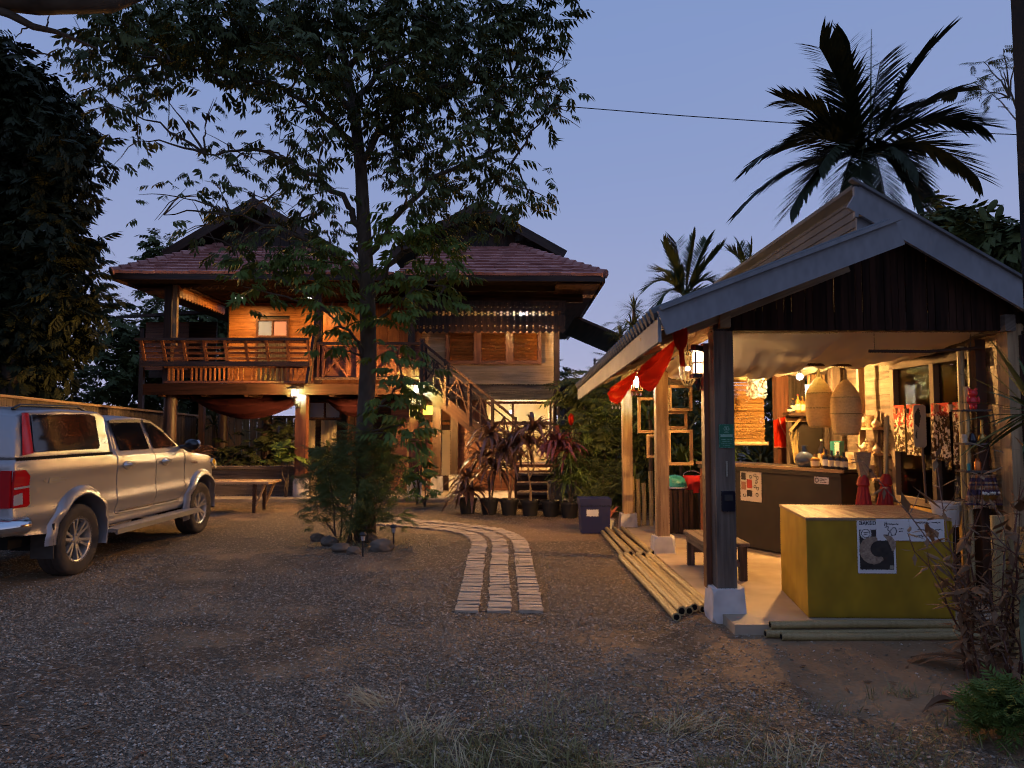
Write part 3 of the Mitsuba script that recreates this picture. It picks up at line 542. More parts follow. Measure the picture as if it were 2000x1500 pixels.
# gable slats
GB = obj('gable', cat(beam((1.95, 6.16, 2.64), (2.86, 6.16, 2.98), .03, .05), beam((2.9, 6.16, 3.1), (4.2, 6.16, 2.66), .03, .05)), 'wood_dark', HT)
rg = random.Random(12)
for i in range(40):
    x = 1.86 + i * .0612
    top = 2.60 + (x - 1.8) * .375 if x < 2.93 else 3.48 - (x - 2.93) * .60
    top = min(top, 3.08) if x < 2.93 else top
    h = top - 2.44
    obj('slat', box(.054 + rg.random() * .006, .016, h, (x + rg.gauss(0, .002), 6.07 + rg.gauss(0, .003), 2.44 + h / 2), .003), 'wood_shaded', GB)
# right wall: weathered boards with a window between y 6.5 and 8.0
WH = obj('wall', box(.03, 2.3, 2.3, (4.32, 9.17, 1.25)), 'wood_dark', HT)
obj('wall', box(.03, 1.56, .76, (4.32, 7.24, .46)), 'wood_dark', HT); obj('wall', box(.03, .45, 2.3, (4.32, 6.26, 1.25)), 'wood_dark', HT); obj('store_room', cat(box(.03, 3.2, 2.3, (5.6, 7.4, 1.25)), box(1.3, .03, 2.3, (4.98, 9.0, 1.25)), box(1.3, .03, 2.3, (4.98, 5.99, 1.25)), box(1.3, 3.0, .03, (4.98, 7.5, 2.42))), 'black_board', HT)
def side_boards(y0, y1, z0, z1, n, mat='wood_pale', x=4.285):
    for i in range(n):
        h = (z1 - z0) / n; obj('board', mv(box(.022, y1 - y0, h + .012, (0, 0, 0), .003), (x - .006 * (i % 2), (y0 + y1) / 2, z0 + h * (i + .5)), 0, 0, -.05), mat, WH)
side_boards(8.02, 10.3, .10, 2.5, 14, 'wood_grey'); side_boards(6.1, 6.48, .10, 2.5, 14, 'wood_pale'); side_boards(6.48, 8.02, 2.30, 2.5, 2, 'wood_grey')
obj('ply_panel', box(.02, 2.7, .66, (4.24, 6.85, .46), .004), 'ply_board', WH)
WN = obj('window', cat(*[box(.06, .07, 1.46, (4.26, y, 1.56), .006) for y in (6.50, 7.22, 7.98)], box(.07, 1.55, .07, (4.26, 7.24, 2.29), .006), box(.07, 1.55, .07, (4.26, 7.24, .84), .006), box(.05, 1.45, .04, (4.26, 7.24, 1.74), .005)), 'wood_grey', HT)
for y in (6.86, 7.6): obj('pane', quad((4.275, y - .33, .88), (4.275, y + .34, .88), (4.275, y + .34, 2.25), (4.275, y - .33, 2.25)), 'clear_pane', WN)
# back of the hut
BK = obj('back_wall', box(.44, .03, 2.3, (4.08, 10.52, 1.2)), 'wood_grey', HT)
for i in range(5): obj('slat', box(.03, .03, .40, (3.98 + i * .05, 9.60, 2.12), .004), 'wood_pale', BK)
# white cloth ceilings: bellies of cloth slung between the beams
def sail(x0, x1, y0, y1, z0, z1, sag, seed, n=44, m=64):
    r = np.random.default_rng(seed); ph = r.random(4) * 6.28
    P = np.zeros((n, m, 3))
    for i in range(n):
        t = i / (n - 1)
        for j in range(m):
            s = j / (m - 1)
            c = 4 * t ** 1.35 * (1 - t ** 1.35); w = np.clip((t - .12) / .5, 0, 1)
            q = s * 6.5 + .35 * math.sin(t * 4 + ph[0]) + ph[1]; ridge = abs(math.sin(q * math.pi / 2)) ** 3
            fold = .055 * (ridge - .3) * w + .014 * math.sin(s * 47 + ph[2] - t * 7) * w + .008 * math.sin(t * 31 + ph[3] + s * 3)
            P[i, j] = (x0 + (x1 - x0) * s + .03 * math.sin(t * 3 + ph[3]), y0 + (y1 - y0) * t, z0 + (z1 - z0) * t - sag * c * (1 - .35 * abs(2 * s - 1) ** 3) + fold * min(1, 4 * t * (1 - t) * 1.5))
    return sheet(P)
for (x0, x1, y0, y1, z0, z1, sag, nm) in ((1.86, 2.92, 6.16, 8.0, 2.43, 2.42, .30, 'white cloth ceiling over the bench, nearest the front beam on the left'), (2.86, 4.16, 6.16, 8.4, 2.47, 2.45, .19, 'white cloth ceiling nearest the front beam on the right'),
    (1.84, 3.0, 8.05, 10.0, 2.43, 2.38, .15, 'white cloth ceiling behind the front left one, above the hanging frames'), (2.95, 4.1, 8.45, 10.3, 2.44, 2.40, .09, 'white cloth ceiling above the hanging basket lamps')):
    obj('cloth_ceiling', sail(x0, x1, y0, y1, z0, z1, sag, int(x0 * 10 + y0 * 100)), 'drape_cloth', smooth=True, label=nm, cat_='cloth ceiling', group='white cloths slung under the hut roof')
for p0, p1, wires, nm in (((1.86, 7.05, 2.27), (3.75, 7.6, 2.27), ((2.6, 7.27), (3.5, 7.53)), 'dark hanging rod below the left cloth ceiling'), ((3.15, 6.3, 2.29), (4.16, 6.3, 2.32), ((3.2, 6.3), (4.05, 6.3)), 'dark hanging rod on strings below the right cloth ceiling')):
    k = thing('hanging_rod', nm, 'rod'); obj('rod', tube([p0, ((p0[0] + p1[0]) / 2, (p0[1] + p1[1]) / 2, p0[2] - .005), p1], .014, 8), 'wood_dark', k)
    for w in wires: obj('string', tube([(w[0], w[1], 2.29), (w[0], w[1], 2.5)], .003, 4), 'black_metal', k)
# red silk swags under the eave
def eave_swag(y0, y1, x, z0, z1, sag, n=26, m=20):
    P = np.zeros((n, m, 3))
    for i in range(n):
        s = i / (n - 1); c = (4 * s * (1 - s)) ** .7
        for j in range(m):
            t = j / (m - 1)
            P[i, j] = (x - .10 * math.sin(math.pi * t) * c - .04 * t + .04 * math.sin(t * 17 + s * 2.5) * c, y0 + (y1 - y0) * (s + .05 * t * (1 - 2 * s)), z0 + (z1 - z0) * s - (.06 + sag * c) * t)
    return sheet(P)
sw = thing('red_swag', 'bright red cloth swag knotted under the hut eave between first and second post', 'cloth', 'red cloth swags along the hut eave')
obj('drape', eave_swag(5.95, 7.85, 1.42, 2.40, 2.27, .30), 'red_silk', sw, smooth=True)
obj('knot', mv((lambda b: (b[0] * np.array([.05, .075, .11]) * (1 + .25 * meshkit.noise(b[0] * 4 + 3)[:, None]), b[1], b[2]))(ball(1, sub=2)), (1.40, 5.92, 2.38)), 'red_silk', sw, smooth=True)
obj('tail', sheet(np.array([[[1.39 + .02 * math.sin(s * 9), 5.88 - .09 * s * t, 2.35 - .20 * t - .05 * s * t] for s in np.linspace(0, 1, 7)] for t in np.linspace(0, 1, 6)])), 'red_silk', sw, smooth=True)
sw = thing('red_swag', 'dull red cloth swag under the rear part of the hut eave', 'cloth', 'red cloth swags along the hut eave')
obj('drape', eave_swag(7.9, 10.3, 1.42, 2.27, 2.17, .24), 'red_silk', sw, smooth=True)
# ---- lanterns
paint('bronze', (.16, .10, .05), .4, .5, .7)
def lantern(c, label, rad):
    x, y, z = c; L = thing('hanging_lantern', label, 'lantern', 'hanging lanterns under the hut eave')
    obj('hook', tube([(x, y, z + .14), (x, y, z + .30)], .005, 5), 'black_metal', L)
    for i in range(6):
        a = i * math.pi / 3
        obj('bar', tube([(x + .048 * math.cos(a), y + .048 * math.sin(a), z + .13), (x + .075 * math.cos(a), y + .075 * math.sin(a), z - .11)], .005, 5), 'bronze', L)
        obj('drop', mv((lambda b: (b[0] * np.array([.013, .013, .03]), b[1], b[2]))(ball(1, sub=1)), (x + .062 * math.cos(a + .5), y + .062 * math.sin(a + .5), z - .155)), 'clear_glass', L, smooth=True)
    obj('cap', lathe([(0, .16), (.052, .13), (.052, .12), (0, .12)], 12, (x, y, z)), 'bronze', L); obj('base', lathe([(0, -.11), (.08, -.11), (.08, -.122), (0, -.122)], 12, (x, y, z)), 'bronze', L)
    obj('bulb', mv((lambda b: (b[0] * np.array([.034, .034, .075]), b[1], b[2]))(ball(1, sub=1)), (x, y, z)), 'lamp_glass', L, emit=rad * 4 * WARM)
scene['clear_glass'] = {'type': 'dielectric', 'int_ior': 1.5}
lantern((1.600, 9.200, 2.195), 'lit lantern hanging in front of the second hut post', 420)
lantern((1.596, 11.000, 2.070), 'lit lantern farthest back, beside the rear hut post', 420)
L = thing('post_lantern', 'white box lantern lit on the left side of the front hut post', 'lantern')
c = V(1.672, 6.34, 2.19)
for dz, h in ((.055, .085), (-.05, .075)): obj('pane', box(.10, .10, h, c + V(0, 0, dz), .004), 'lamp_glass', L, emit=(75 if dz > 0 else 30) * np.array([1, .68, .36]), pick=1.2)
obj('frame', cat(*[box(.012, .012, .24, c + V(sx * .056, sy * .056, 0)) for sx in (-1, 1) for sy in (-1, 1)], box(.125, .125, .014, c + V(0, 0, .108)), box(.125, .125, .012, c + V(0, 0, .0)), box(.14, .14, .03, c + V(-.01, 0, -.115))), 'black_metal', L)
obj('drop', tube([c + V(-.02, 0, -.14), c + V(-.02, 0, -.19), c + V(-.02, 0, -.25)], [.012, .03, .008], 8), 'black_metal', L)
L = thing('oval_pendant', 'oval woven bamboo pendant lamp beside the front post lantern', 'pendant lamp')
c = V(1.66, 6.75, 2.17)
for i in range(14):
    a = i * 2 * math.pi / 14; obj('rib', tube([c + V(.085 * math.sin(t) * math.cos(a), .085 * math.sin(t) * math.sin(a), .17 * math.cos(t)) for t in np.linspace(.12, 3.02, 9)], .0045, 4), 'bamboo', L)
obj('cord', tube([c + V(0, 0, .16), c + V(0, 0, .36)], .004, 4), 'black_metal', L); obj('bulb', ball(.024, c, 1), 'lamp_glass', L, emit=800 * WARM, pick=.5)
L = thing('pendant_bulb', 'bare bulb glowing below the cloth over the bar shelf', 'lamp')
c = V(*(3.460, 8.600, 2.220)); obj('cord', tube([c + V(0, 0, .05), c + V(0, 0, .30)], .005, 5), 'black_metal', L); obj('socket', lathe([(0, .09), (.02, .09), (.022, .03), (0, .03)], 10, c), 'black_metal', L, smooth=40)
obj('bulb', ball(.04, c, 1), 'lamp_glass', L, emit=5500 * WARM, pick=4.5)
# ---- empty wooden frames on strings at the left rear
for i, (x0, z0, x1, z1, Y, nm) in enumerate(((1.855, 2.055, 2.105, 1.524, 10.6, 'tall empty wooden frame hanging left of the second hut post'), (2.273, 2.226, 2.615, 1.846, 10.4, 'empty wooden frame hanging highest, right of the second post'), (2.243, 1.848, 2.565, 1.585, 10.5, 'small landscape empty wooden frame in the middle of the group'), (2.229, 1.578, 2.590, 1.069, 10.3, 'large upright empty wooden frame hanging lowest'), (1.984, 1.508, 2.120, 1.159, 10.6, 'narrow empty wooden frame half hidden behind the second post'))):
    k = thing('picture_frame', nm, 'frame', 'empty wooden frames hung on strings'); w = .045
    if i in (0, 4): x1 += .12
    for b in (box(x1 - x0, .03, w, ((x0 + x1) / 2, Y, z0 - w / 2), .004), box(x1 - x0, .03, w, ((x0 + x1) / 2, Y, z1 + w / 2), .004), box(w, .03, z0 - z1 - 2 * w, (x0 + w / 2, Y, (z0 + z1) / 2), .004), box(w, .03, z0 - z1 - 2 * w, (x1 - w / 2, Y, (z0 + z1) / 2), .004)): obj('rail', b, 'wood_pale', k)
    for x in (x0 + .04, x1 - .04): obj('string', tube([(x, Y, z0), (x, Y, max(2.3, z0 + .02))], .003, 4), 'black_metal', k)
# ---- bamboo blind, shell chandelier, basket lamps
wood('blind_reed', (.15, .075, .02), (.33, .19, .065), .6, .25)
k = thing('bamboo_blind', 'rolled down bamboo slat blind behind the front hut post', 'blind')
for i in range(46):
    z = 2.26 - i * .0185; obj('slat', tube([(2.70 + rg.gauss(0, .006), 9.95, z), (3.1, 9.95 + rg.gauss(0, .003), z + rg.gauss(0, .002)), (3.50 + rg.gauss(0, .006), 9.95, z)], .0085, 5), 'blind_reed', k)
obj('bottom_roll', tube([(2.66, 9.95, 1.39), (3.54, 9.95, 1.385)], .03, 8), 'bamboo', k); obj('top_rail', box(.88, .03, .05, (3.1, 9.96, 2.29), .004), 'bamboo', k)
k = thing('shell_chandelier', 'shell chandelier of dangling white discs before the blind', 'chandelier'); c = V(*(3.174, 9.300, 2.161))
paint('shell', (.66, .6, .5), .3, .5)
obj('ring', cat(*[tube([c + V(r * math.cos(a), r * math.sin(a), z) for a in np.linspace(0, 6.29, 22)], .005, 4) for r, z in ((.13, .15), (.08, .16))]), 'bronze', k)
r_ = np.random.default_rng(4); dsc = lathe([(0, .002), (.014, .002), (.014, -.002), (0, -.002)], 8); n_ = 330
a_ = r_.random(n_) * 6.28; q_ = np.sqrt(r_.random(n_)) * .13
obj('shells', scatter(dsc, rots(r_.random(n_) * 6.28, r_.normal(1.4, .4, n_), r_.random(n_)), np.stack([c[0] + q_ * np.cos(a_), c[1] + q_ * np.sin(a_), c[2] - .17 + .32 * r_.random(n_)], 1)), 'shell', k, kind='stuff')
def basket(c, r, h, label, neck):
    k = thing('basket_lamp', label, 'basket lamp', 'woven basket lamps hanging in the hut'); n, m = 56, 30
    prof = lambda t: r * (math.sin(min(1, t * 2.6) * math.pi / 2) ** .8) * (1 if t < .8 else 1 - .16 * ((t - .8) / .2) ** 2) * (.80 + .2 * math.sin(t * math.pi * .9)) + .012
    P = np.zeros((m, n + 1, 3))
    for i in range(m):
        t = i / (m - 1)
        for j in range(n + 1):
            a = j * 2 * math.pi / n; R = prof(t) * (1 + .018 * (1 if (i + j) % 2 else -1)); P[i, j] = c + V(R * math.cos(a), R * math.sin(a), h * (.5 - t))
    obj('shade', sheet(P), 'wicker', k, smooth=True)
    for t in (.33, .62, .98): obj('hoop', tube([c + V(prof(t) * 1.02 * math.cos(a), prof(t) * 1.02 * math.sin(a), h * (.5 - t)) for a in np.linspace(0, 2 * math.pi, 33)], .006, 5), 'bamboo', k)
    obj('neck', tube([c + V(0, 0, h * .5 - .01), c + V(0, 0, h * .5 + neck)], .018 if neck < .3 else .03, 8), 'bamboo', k); obj('cord', tube([c + V(0, 0, h * .5 + neck), c + V(0, 0, h * .5 + neck + .2)], .004, 4), 'black_metal', k)
    obj('socket', tube([c + V(0, 0, .12), c + V(0, 0, .05)], .02, 8), 'black_metal', k)
basket(V(*(3.515, 8.200, 1.905)), .135, .58, 'woven basket lamp hanging nearest the bare bulb', .08)
basket(V(*(3.585, 7.700, 1.833)), .14, .60, 'woven basket lamp hanging lower on the right, next to the wall post', .10)

# ================================================================ things in and around the hut
def card(name, c, w, h, ax, label, cat_, mat='paper', t=.004, parent=None):
    """thin sheet of paper or board at c, width along ax (level), facing ax x up"""
    ax = unit(ax); n = np.cross(ax, V(0, 0, 1)); return ax, n
def place(m, c, ax):
    """mesh drawn in (x right, y up, z out) put at c with x along ax, z towards the side from which ax runs to the right"""
    ax = unit(ax); R = np.stack([ax, V(0, 0, 1), np.cross(ax, V(0, 0, 1))]); return m[0] @ R + np.asarray(c, float), m[1], m[2]
def text(t, h, bold=False): return tm(meshkit.text_mesh(t, h, .0012, bold))
def flat(poly, z=0.0, t=.0012): return mv(extrude(poly, t), (0, 0, z))
def circ(x, y, r, hole=0): p = Point(x, y).buffer(r, 12); return p.difference(Point(x, y).buffer(hole, 12)) if hole else p
paint('paper', (.66, .64, .62), .8, .2); paint('paper_warm', (.70, .60, .42), .7, .2); paint('ink', (.03, .03, .04), .7, .2); paint('photo_dark', mikit.proc(lambda p, n, uv: mikit.mix((.012, .012, .014), (.05, .042, .035), mikit.fbm(p.x * 30, p.y * 30, p.z * 30, 3))), .4, .4)
paint('pastry', mikit.proc(lambda p, n, uv: mikit.mix((.10, .06, .035), (.48, .36, .26), mikit.fbm(p.x * 60, p.y * 60, p.z * 60, 3))), .6, .3)
paint('ink_red', (.5, .06, .04), .7, .2); paint('sign_green', (.02, .13, .07), .5, .3); paint('sign_light', (.20, .36, .27), .5, .3)
paint('glass_dark', (.012, .012, .02), .08, .6); paint('glass_blue', (.03, .045, .09), .06, .7); paint('glass_amber', (.30, .15, .03), .1, .6); paint('label_cream', (.68, .58, .38), .7, .2); paint('teal', (.03, .22, .22), .35, .4)
paint('terracotta', (.42, .2, .11), .85, .2); paint('ceramic', mikit.proc(lambda p, n, uv: mikit.mix((.34, .25, .15), (.66, .54, .38), mikit.fbm(p.x * 30, p.y * 30, p.z * 30, 2))), .35, .5)
paint('cooler_blue', (.016, .02, .075), .45, .4); paint('red_plastic', (.6, .03, .035), .3, .5); paint('black_plastic', (.022, .021, .02), .5, .4); paint('white_plastic', (.66, .64, .6), .4, .4); paint('brass', (.5, .33, .1), .3, .5, .9)
# ---- black bar counter, standing askew
CA, CD, CN = V(2.57, 9.9, 0), V(.494, -.8695, 0), V(.8695, .494, 0)
BC = thing('bar_counter', 'black bar counter with painted lit top edge and brown end panel behind the front hut post', 'bar counter')
def cl(s, d, z): return CA + CD * s + CN * d + V(0, 0, z)
cr = -math.atan2(.8695, .494)
def cbox(sx, sy, sz, s, d, z, bev=.006): return mv(box(sx, sy, sz, (0, 0, 0), bev), cl(s, d, z), rz=cr)
obj('body', cbox(2.16, .42, 1.0, 1.09, .24, .59), 'black_board', BC)
obj('front_panel', cbox(1.72, .02, .98, 1.32, .018, .60), 'black_board', BC); obj('end_panel', cbox(.42, .024, .93, .22, .016, .63), 'brown_board', BC, label='red brown panel at the far end of the counter')
hp = union_all([circ(-.03, .03, .042), circ(.03, .03, .042), Polygon([(-.07, .02), (.07, .02), (0, -.08)])])
obj('heart', place(flat(hp), cl(.22, .002, .72), CD), 'black_board', BC)
obj('top', cbox(2.26, .50, .035, 1.09, .26, 1.125, .008), 'black_board', BC); obj('top_strip', cbox(2.26, .03, .036, 1.09, -.005, 1.126, .006), 'wood_pale', BC); obj('top_edge', cbox(2.2, .03, .05, 1.09, .0, 1.08), 'black_board', BC)  # pale front strip paints the thin lit line along the top
P_ = thing('menu_poster', 'cream menu poster with small pictures on the black counter', 'poster'); pc = cl(.90, .004, .90)
obj('sheet', place(box(.34, .44, .003), pc, CD), 'paper_warm', P_)
for x, y, w, h, m in ((-.115, .09, .075, .09, 'photo_dark'), (-.115, -.03, .075, .10, 'terracotta'), (-.02, .0, .085, .11, 'ink_red'), (-.02, -.12, .085, .08, 'photo_dark')): obj('picture', place(flat(sbox(x - w / 2, y - h / 2, x + w / 2, y + h / 2), .002), pc, CD), m, P_)
for i, (x, y) in enumerate(((.07, .11), (.11, .08), (.09, .03), (.07, -.03), (.11, -.05), (.10, -.13), (-.1, -.15), (0, .09))): obj('drawing', place(flat(circ(x, y, .022, .014), .002), pc, CD), 'ink', P_)
for y in (.19, .175): obj('line', place(flat(sbox(-.12, y, .04, y + .006), .002), pc, CD), 'ink', P_)
P_ = thing('sticker', 'small white sticker with dark marks on right part of the black counter', 'sticker'); pc = cl(1.93, .006, 1.01)
obj('sheet', place(box(.19, .078, .003), pc, CD), 'paper', P_)
obj('mark', place(flat(union_all([circ(-.06, 0, .028, .017), sbox(-.02, .012, .07, .02), sbox(-.02, -.006, .05, .002), sbox(-.02, -.024, .075, -.016), sbox(-.072, -.03, -.048, -.022)]), .002), pc, CD), 'ink', P_)
# ---- bottles and boxes on the counter
def bottle(c, h, r, mat, label, cap='black_plastic', lab='label_cream', cat_='bottle', group=None):
    k = thing('bottle', label, cat_, group)
    obj('glass', lathe([(0, 0), (r * .93, 0), (r, .01), (r, h * .58), (r * .8, h * .68), (r * .32, h * .76), (r * .3, h * .93), (0, h * .93)], 14, c), mat, k, smooth=40)
    obj('cap', lathe([(0, h * .93), (r * .36, h * .93), (r * .36, h), (0, h)], 10, c), cap, k, smooth=40)
    obj('label', lathe([(r * 1.02, h * .14), (r * 1.02, h * .48)], 14, c), lab, k, smooth=True)
TZ = 1.143
k = thing('round_jug', 'round blue glass jug at the left of the bottles on the counter', 'jug'); c = cl(1.62, .12, TZ)
obj('glass', lathe([(0, 0), (.06, 0), (.10, .04), (.108, .09), (.085, .15), (.035, .185), (.03, .25), (.036, .255), (0, .255)], 18, c), 'glass_blue', k, smooth=40)
bottle(cl(1.72, .30, TZ), .33, .042, 'glass_dark', 'tall clear necked bottle with white cap standing behind the blue jug', 'white_plastic')
bottle(cl(1.79, .09, TZ), .17, .05, 'glass_amber', 'squat amber bottle with cream label right of the blue jug')
bottle(cl(1.86, .16, TZ), .24, .036, 'glass_amber', 'slim amber bottle in the middle of the counter group')
bottle(cl(1.93, .10, TZ), .22, .042, 'glass_dark', 'dark bottle with tall white label, middle of the counter group', lab='paper')
for i, s in enumerate((2.02, 2.09, 2.16)): bottle(cl(s - .01, .09 + .01 * i, TZ), .21 - .01 * i, .04, 'glass_dark', ('first', 'second', 'last')[i] + ' of the three black bottles at the right end of the counter', lab='label_cream', group=None)
k = thing('tea_box', 'teal and white tea box behind the bottles on the counter', 'box'); obj('carton', cbox(.13, .08, .17, 1.90, .34, TZ + .225, .003), 'teal', k); obj('front', cbox(.06, .004, .14, 1.93, .297, TZ + .225, .001), 'paper', k); obj('tin', cbox(.15, .12, .14, 1.90, .34, TZ + .07, .006), 'brass', k)
k = thing('photo_card', 'cream card leaning at the right end of the counter', 'card'); obj('sheet', mv(box(.13, .006, .19), cl(2.10, .30, TZ + .095), rz=cr, rx=0), 'paper_warm', k); obj('picture', mv(box(.05, .002, .12), cl(2.10, .294, TZ + .10), rz=cr), 'wicker', k)
# ---- shelf on the back wall with bottles
SH = thing('wall_shelf', 'dark wooden wall shelf behind the basket lamps', 'shelf')
obj('board', box(.66, .22, .04, (4.0, 9.62, 1.79), .006), 'wood_dark', SH); obj('bracket', beam((3.72, 9.62, 1.56), (3.90, 9.62, 1.77), .03, .03), 'wood_pale', SH); obj('rail', box(.62, .03, .05, (4.0, 9.68, 1.71), .004), 'wood_pale', SH)
obj('side_post', box(.06, .05, 1.75, (3.74, 9.7, .9), .006), 'wood_grey', SH); obj('side_post', box(.05, .05, 1.75, (4.22, 9.6, .9), .006), 'wood_grey', SH); obj('cabinet', box(.46, .03, 1.5, (3.98, 9.76, 1.0)), 'black_board', SH)
for i, (x, h, m) in enumerate(((3.72, .09, 'glass_dark'), (3.77, .19, 'glass_dark'), (3.83, .24, 'glass_amber'), (3.90, .22, 'glass_amber'), (3.96, .21, 'glass_amber'), (4.03, .23, 'glass_dark'), (4.10, .18, 'glass_amber'), (4.24, .24, 'glass_amber'))):
    bottle(V(x, 9.60 + .02 * (i % 2), 1.81), h, .032, m, 'bottle number %s from the left on the wall shelf' % ('one', 'two', 'three', 'four', 'five', 'six', 'seven', 'eight')[i], cap='red_plastic' if i == 2 else 'brass', group=None)
k = thing('towel', 'bright red towel with pale hem hanging on the brown post', 'towel')
obj('cloth', sheet(np.array([[[3.70 + .17 * s, 10.17 - .02 * math.sin(s * 7 + t * 2), 1.76 - .43 * t - .05 * (1 - s) * (1 - t)] for s in np.linspace(0, 1, 14)] for t in np.linspace(0, 1, 10)])), 'red_silk', k, smooth=True)
obj('hem', tube([(3.70 + .17 * s, 10.168 - .02 * math.sin(s * 7 + 2), 1.33) for s in np.linspace(0, 1, 10)], .006, 5), 'pink_hem', k); paint('pink_hem', (.7, .25, .18), .8, .2)
obj('fringe', tube([(3.77, 10.14, 1.75), (3.80, 10.13, 1.62), (3.86, 10.13, 1.50)], .007, 5), 'pink_hem', k)
k = thing('white_card', 'white card hanging beside the bare bulb', 'card'); obj('sheet', place(box(.12, .26, .004), V(*(3.655, 8.800, 2.007)), (1, .2, 0)), 'paper', k); scene[k + '__sheet']['to_world'] = T().translate([0, 0, 0])
k = thing('dried_sheaf', 'bundle of dried stalks standing at the left end of the shelf', 'dried plant')
for i in range(7): obj('stalk', tube([(3.73 + .01 * i, 9.5, 1.14), (3.70 + .012 * i, 9.5, 1.35), (3.66 + .02 * i, 9.48, 1.55 + .02 * (i % 3))], [.008, .006, .003], 5), 'bamboo', k)
# ---- folded red parasols with their sticks
def parasol(x, y, lean, label, stick):
    k = thing('folded_parasol', label, 'parasol', 'folded red parasols behind the yellow counter'); n, m = 40, 12; P = np.zeros((m, n + 1, 3))
    for i in range(m):
        t = i / (m - 1); R = .035 + .075 * t
        for j in range(n + 1):
            a = j * 2 * math.pi / n; r = R * (1 + .16 * math.cos(a * 10)); P[i, j] = (r * math.cos(a), r * math.sin(a), .95 - .5 * t)
    obj('canopy', mv(sheet(P), (x, y, .12), ry=lean), 'parasol_red', k, smooth=True)
    obj('collar', mv(lathe([(.03, 1.03), (.052, .98), (.062, .93), (.05, .915), (.03, .93)], 16), (x, y, .12), ry=lean), 'parasol_red', k, smooth=40)
    obj('stick', mv(tube([(0, 0, -.04), (0, 0, .5), (0, 0, stick)], .016, 8), (x, y, .12), ry=lean), 'bamboo', k)
    if stick < 1.2: obj('grip', mv(extrude(Polygon([(-.03, 0), (.03, 0), (.07, .2), (.075, .25), (-.075, .25), (-.07, .2)]), .05), (x, y + .02, 1.12), rx=math.pi / 2), 'wood_pale', k)
paint('parasol_red', (.33, .022, .018), .6, .3)
parasol(3.48, 7.15, 0.0, 'folded red parasol with broad wooden grip, left of the pair', 1.1); parasol(3.70, 7.25, .06, 'folded red parasol with long bamboo stick, right of the pair', 1.62)
obj('bamboo_stick', tube([(3.80, 7.4, .1), (3.86, 7.42, 1.72)], .016, 8), 'bamboo', smooth=True, label='loose bamboo stick leaning beside the right parasol', cat_='stick')
# ---- ceramics on three wall boards
RK = thing('ceramics_rack', 'three small wall boards one above another right of the basket lamps', 'rack')
for z in (1.60, 1.31, 1.03, .74): obj('board', box(.20, .46, .03, (4.14, 8.28, z), .004), 'wood_pale', RK)
obj('upright', box(.03, .05, 1.3, (4.22, 8.28, 1.15)), 'wood_grey', RK)
rc = random.Random(5)
for lv, z in (('top', 1.615), ('middle', 1.325), ('bottom', 1.045)):
    for i, y in enumerate((8.40, 8.26, 8.13)):
        if (lv, i) in (('bottom', 2),): continue
        k = thing('ceramic_cup_stack' if i == 1 else 'ceramic_pot', '%s on the %s board of the ceramics rack' % (('round teapot at the far end', 'stack of small bowls in the middle', 'small lidded pot at the near end')[i], lv), 'stack of bowls' if i == 1 else 'pot')
        c = V(4.12, y, z)
        if i == 1:
            for q in range(4): obj('bowl', lathe([(0, .0), (.03, 0), (.052, .03), (.056, .034), (.05, .034), (.0, .02)], 14, c + V(0, 0, q * .034)), 'ceramic', k, smooth=40)
        else:
            s = 1.0 if i == 0 else .72
            obj('belly', lathe([(0, 0), (.035 * s, 0), (.062 * s, .04 * s), (.06 * s, .07 * s), (.035 * s, .10 * s), (0, .105 * s)], 14, c), 'ceramic', k, smooth=40); obj('lid', lathe([(.036 * s, .1 * s), (.03 * s, .115 * s), (.01, .122 * s), (.012, .14 * s), (0, .142 * s)], 12, c), 'ceramic', k, smooth=40)
            if i == 0: obj('handle', tube([c + V(0, .05 * math.cos(a), .09 + .07 * math.sin(a)) for a in np.linspace(0, math.pi, 9)], .006, 5), 'ceramic', k); obj('spout', tube([c + V(-.05, 0, .04), c + V(-.085, 0, .07), c + V(-.10, 0, .10)], [.014, .01, .007], 6), 'ceramic', k)
# ---- printed cloths hung along the window
scene['lotus_print'] = two({'type': 'principled', 'roughness': .85, 'specular': .1, 'base_color': mikit.proc(lambda p, n, uv: (lambda a, b: mikit.mix(mikit.mix(mikit.mix((.05, .028, .015), (.40, .03, .02), mikit.smoothstep(.45, .56, mikit.noise(p.z * 9.0, p.y * 2.0, 1.0) * .5 + mikit.smoothstep(1.5, 1.84, p.z) * .5)), (.08, .07, .03), mikit.smoothstep(.55, .7, b)), (.60, .50, .38), mikit.smoothstep(.50, .64, a) * mikit.smoothstep(1.86, 1.72, p.z)))(mikit.fbm(p.y * 42, p.z * 38, 2.0, 4), mikit.fbm(p.y * 30, p.z * 32, 7.0, 4)))})
for i, (ya, yb, nm) in enumerate(((7.66, 7.88, 'farthest printed lotus cloth hanging at the hut window'), (7.35, 7.62, 'red topped lotus cloth, second from the far end of the window'), (6.88, 7.17, 'lotus cloth right of the oval board at the window'), (6.57, 6.82, 'nearest printed lotus cloth at the window'))):
    P = np.array([[[4.19 + .012 * math.sin(s * 9 + i) * t, ya + (yb - ya) * s, 1.855 - (.50 + .03 * i) * t] for s in np.linspace(0, 1, 12)] for t in np.linspace(0, 1, 12)])
    obj('printed_cloth', sheet(P), 'lotus_print', smooth=True, label=nm, cat_='printed cloth', group='printed lotus cloths hung at the window')
k = thing('oval_board', 'grey paddle shaped board with white emblem hanging between the cloths', 'board')
ob = sbox(-.025, -.185, .025, .185).buffer(.03, 6); obj('face', place(flat(ob, 0, .014), V(4.10, 7.22, 1.63), (1, -.35, 0)), 'board_grey', k); paint('board_grey', (.30, .27, .2), .7, .3); paint('emblem_dark', (.05, .045, .03), .7, .2)
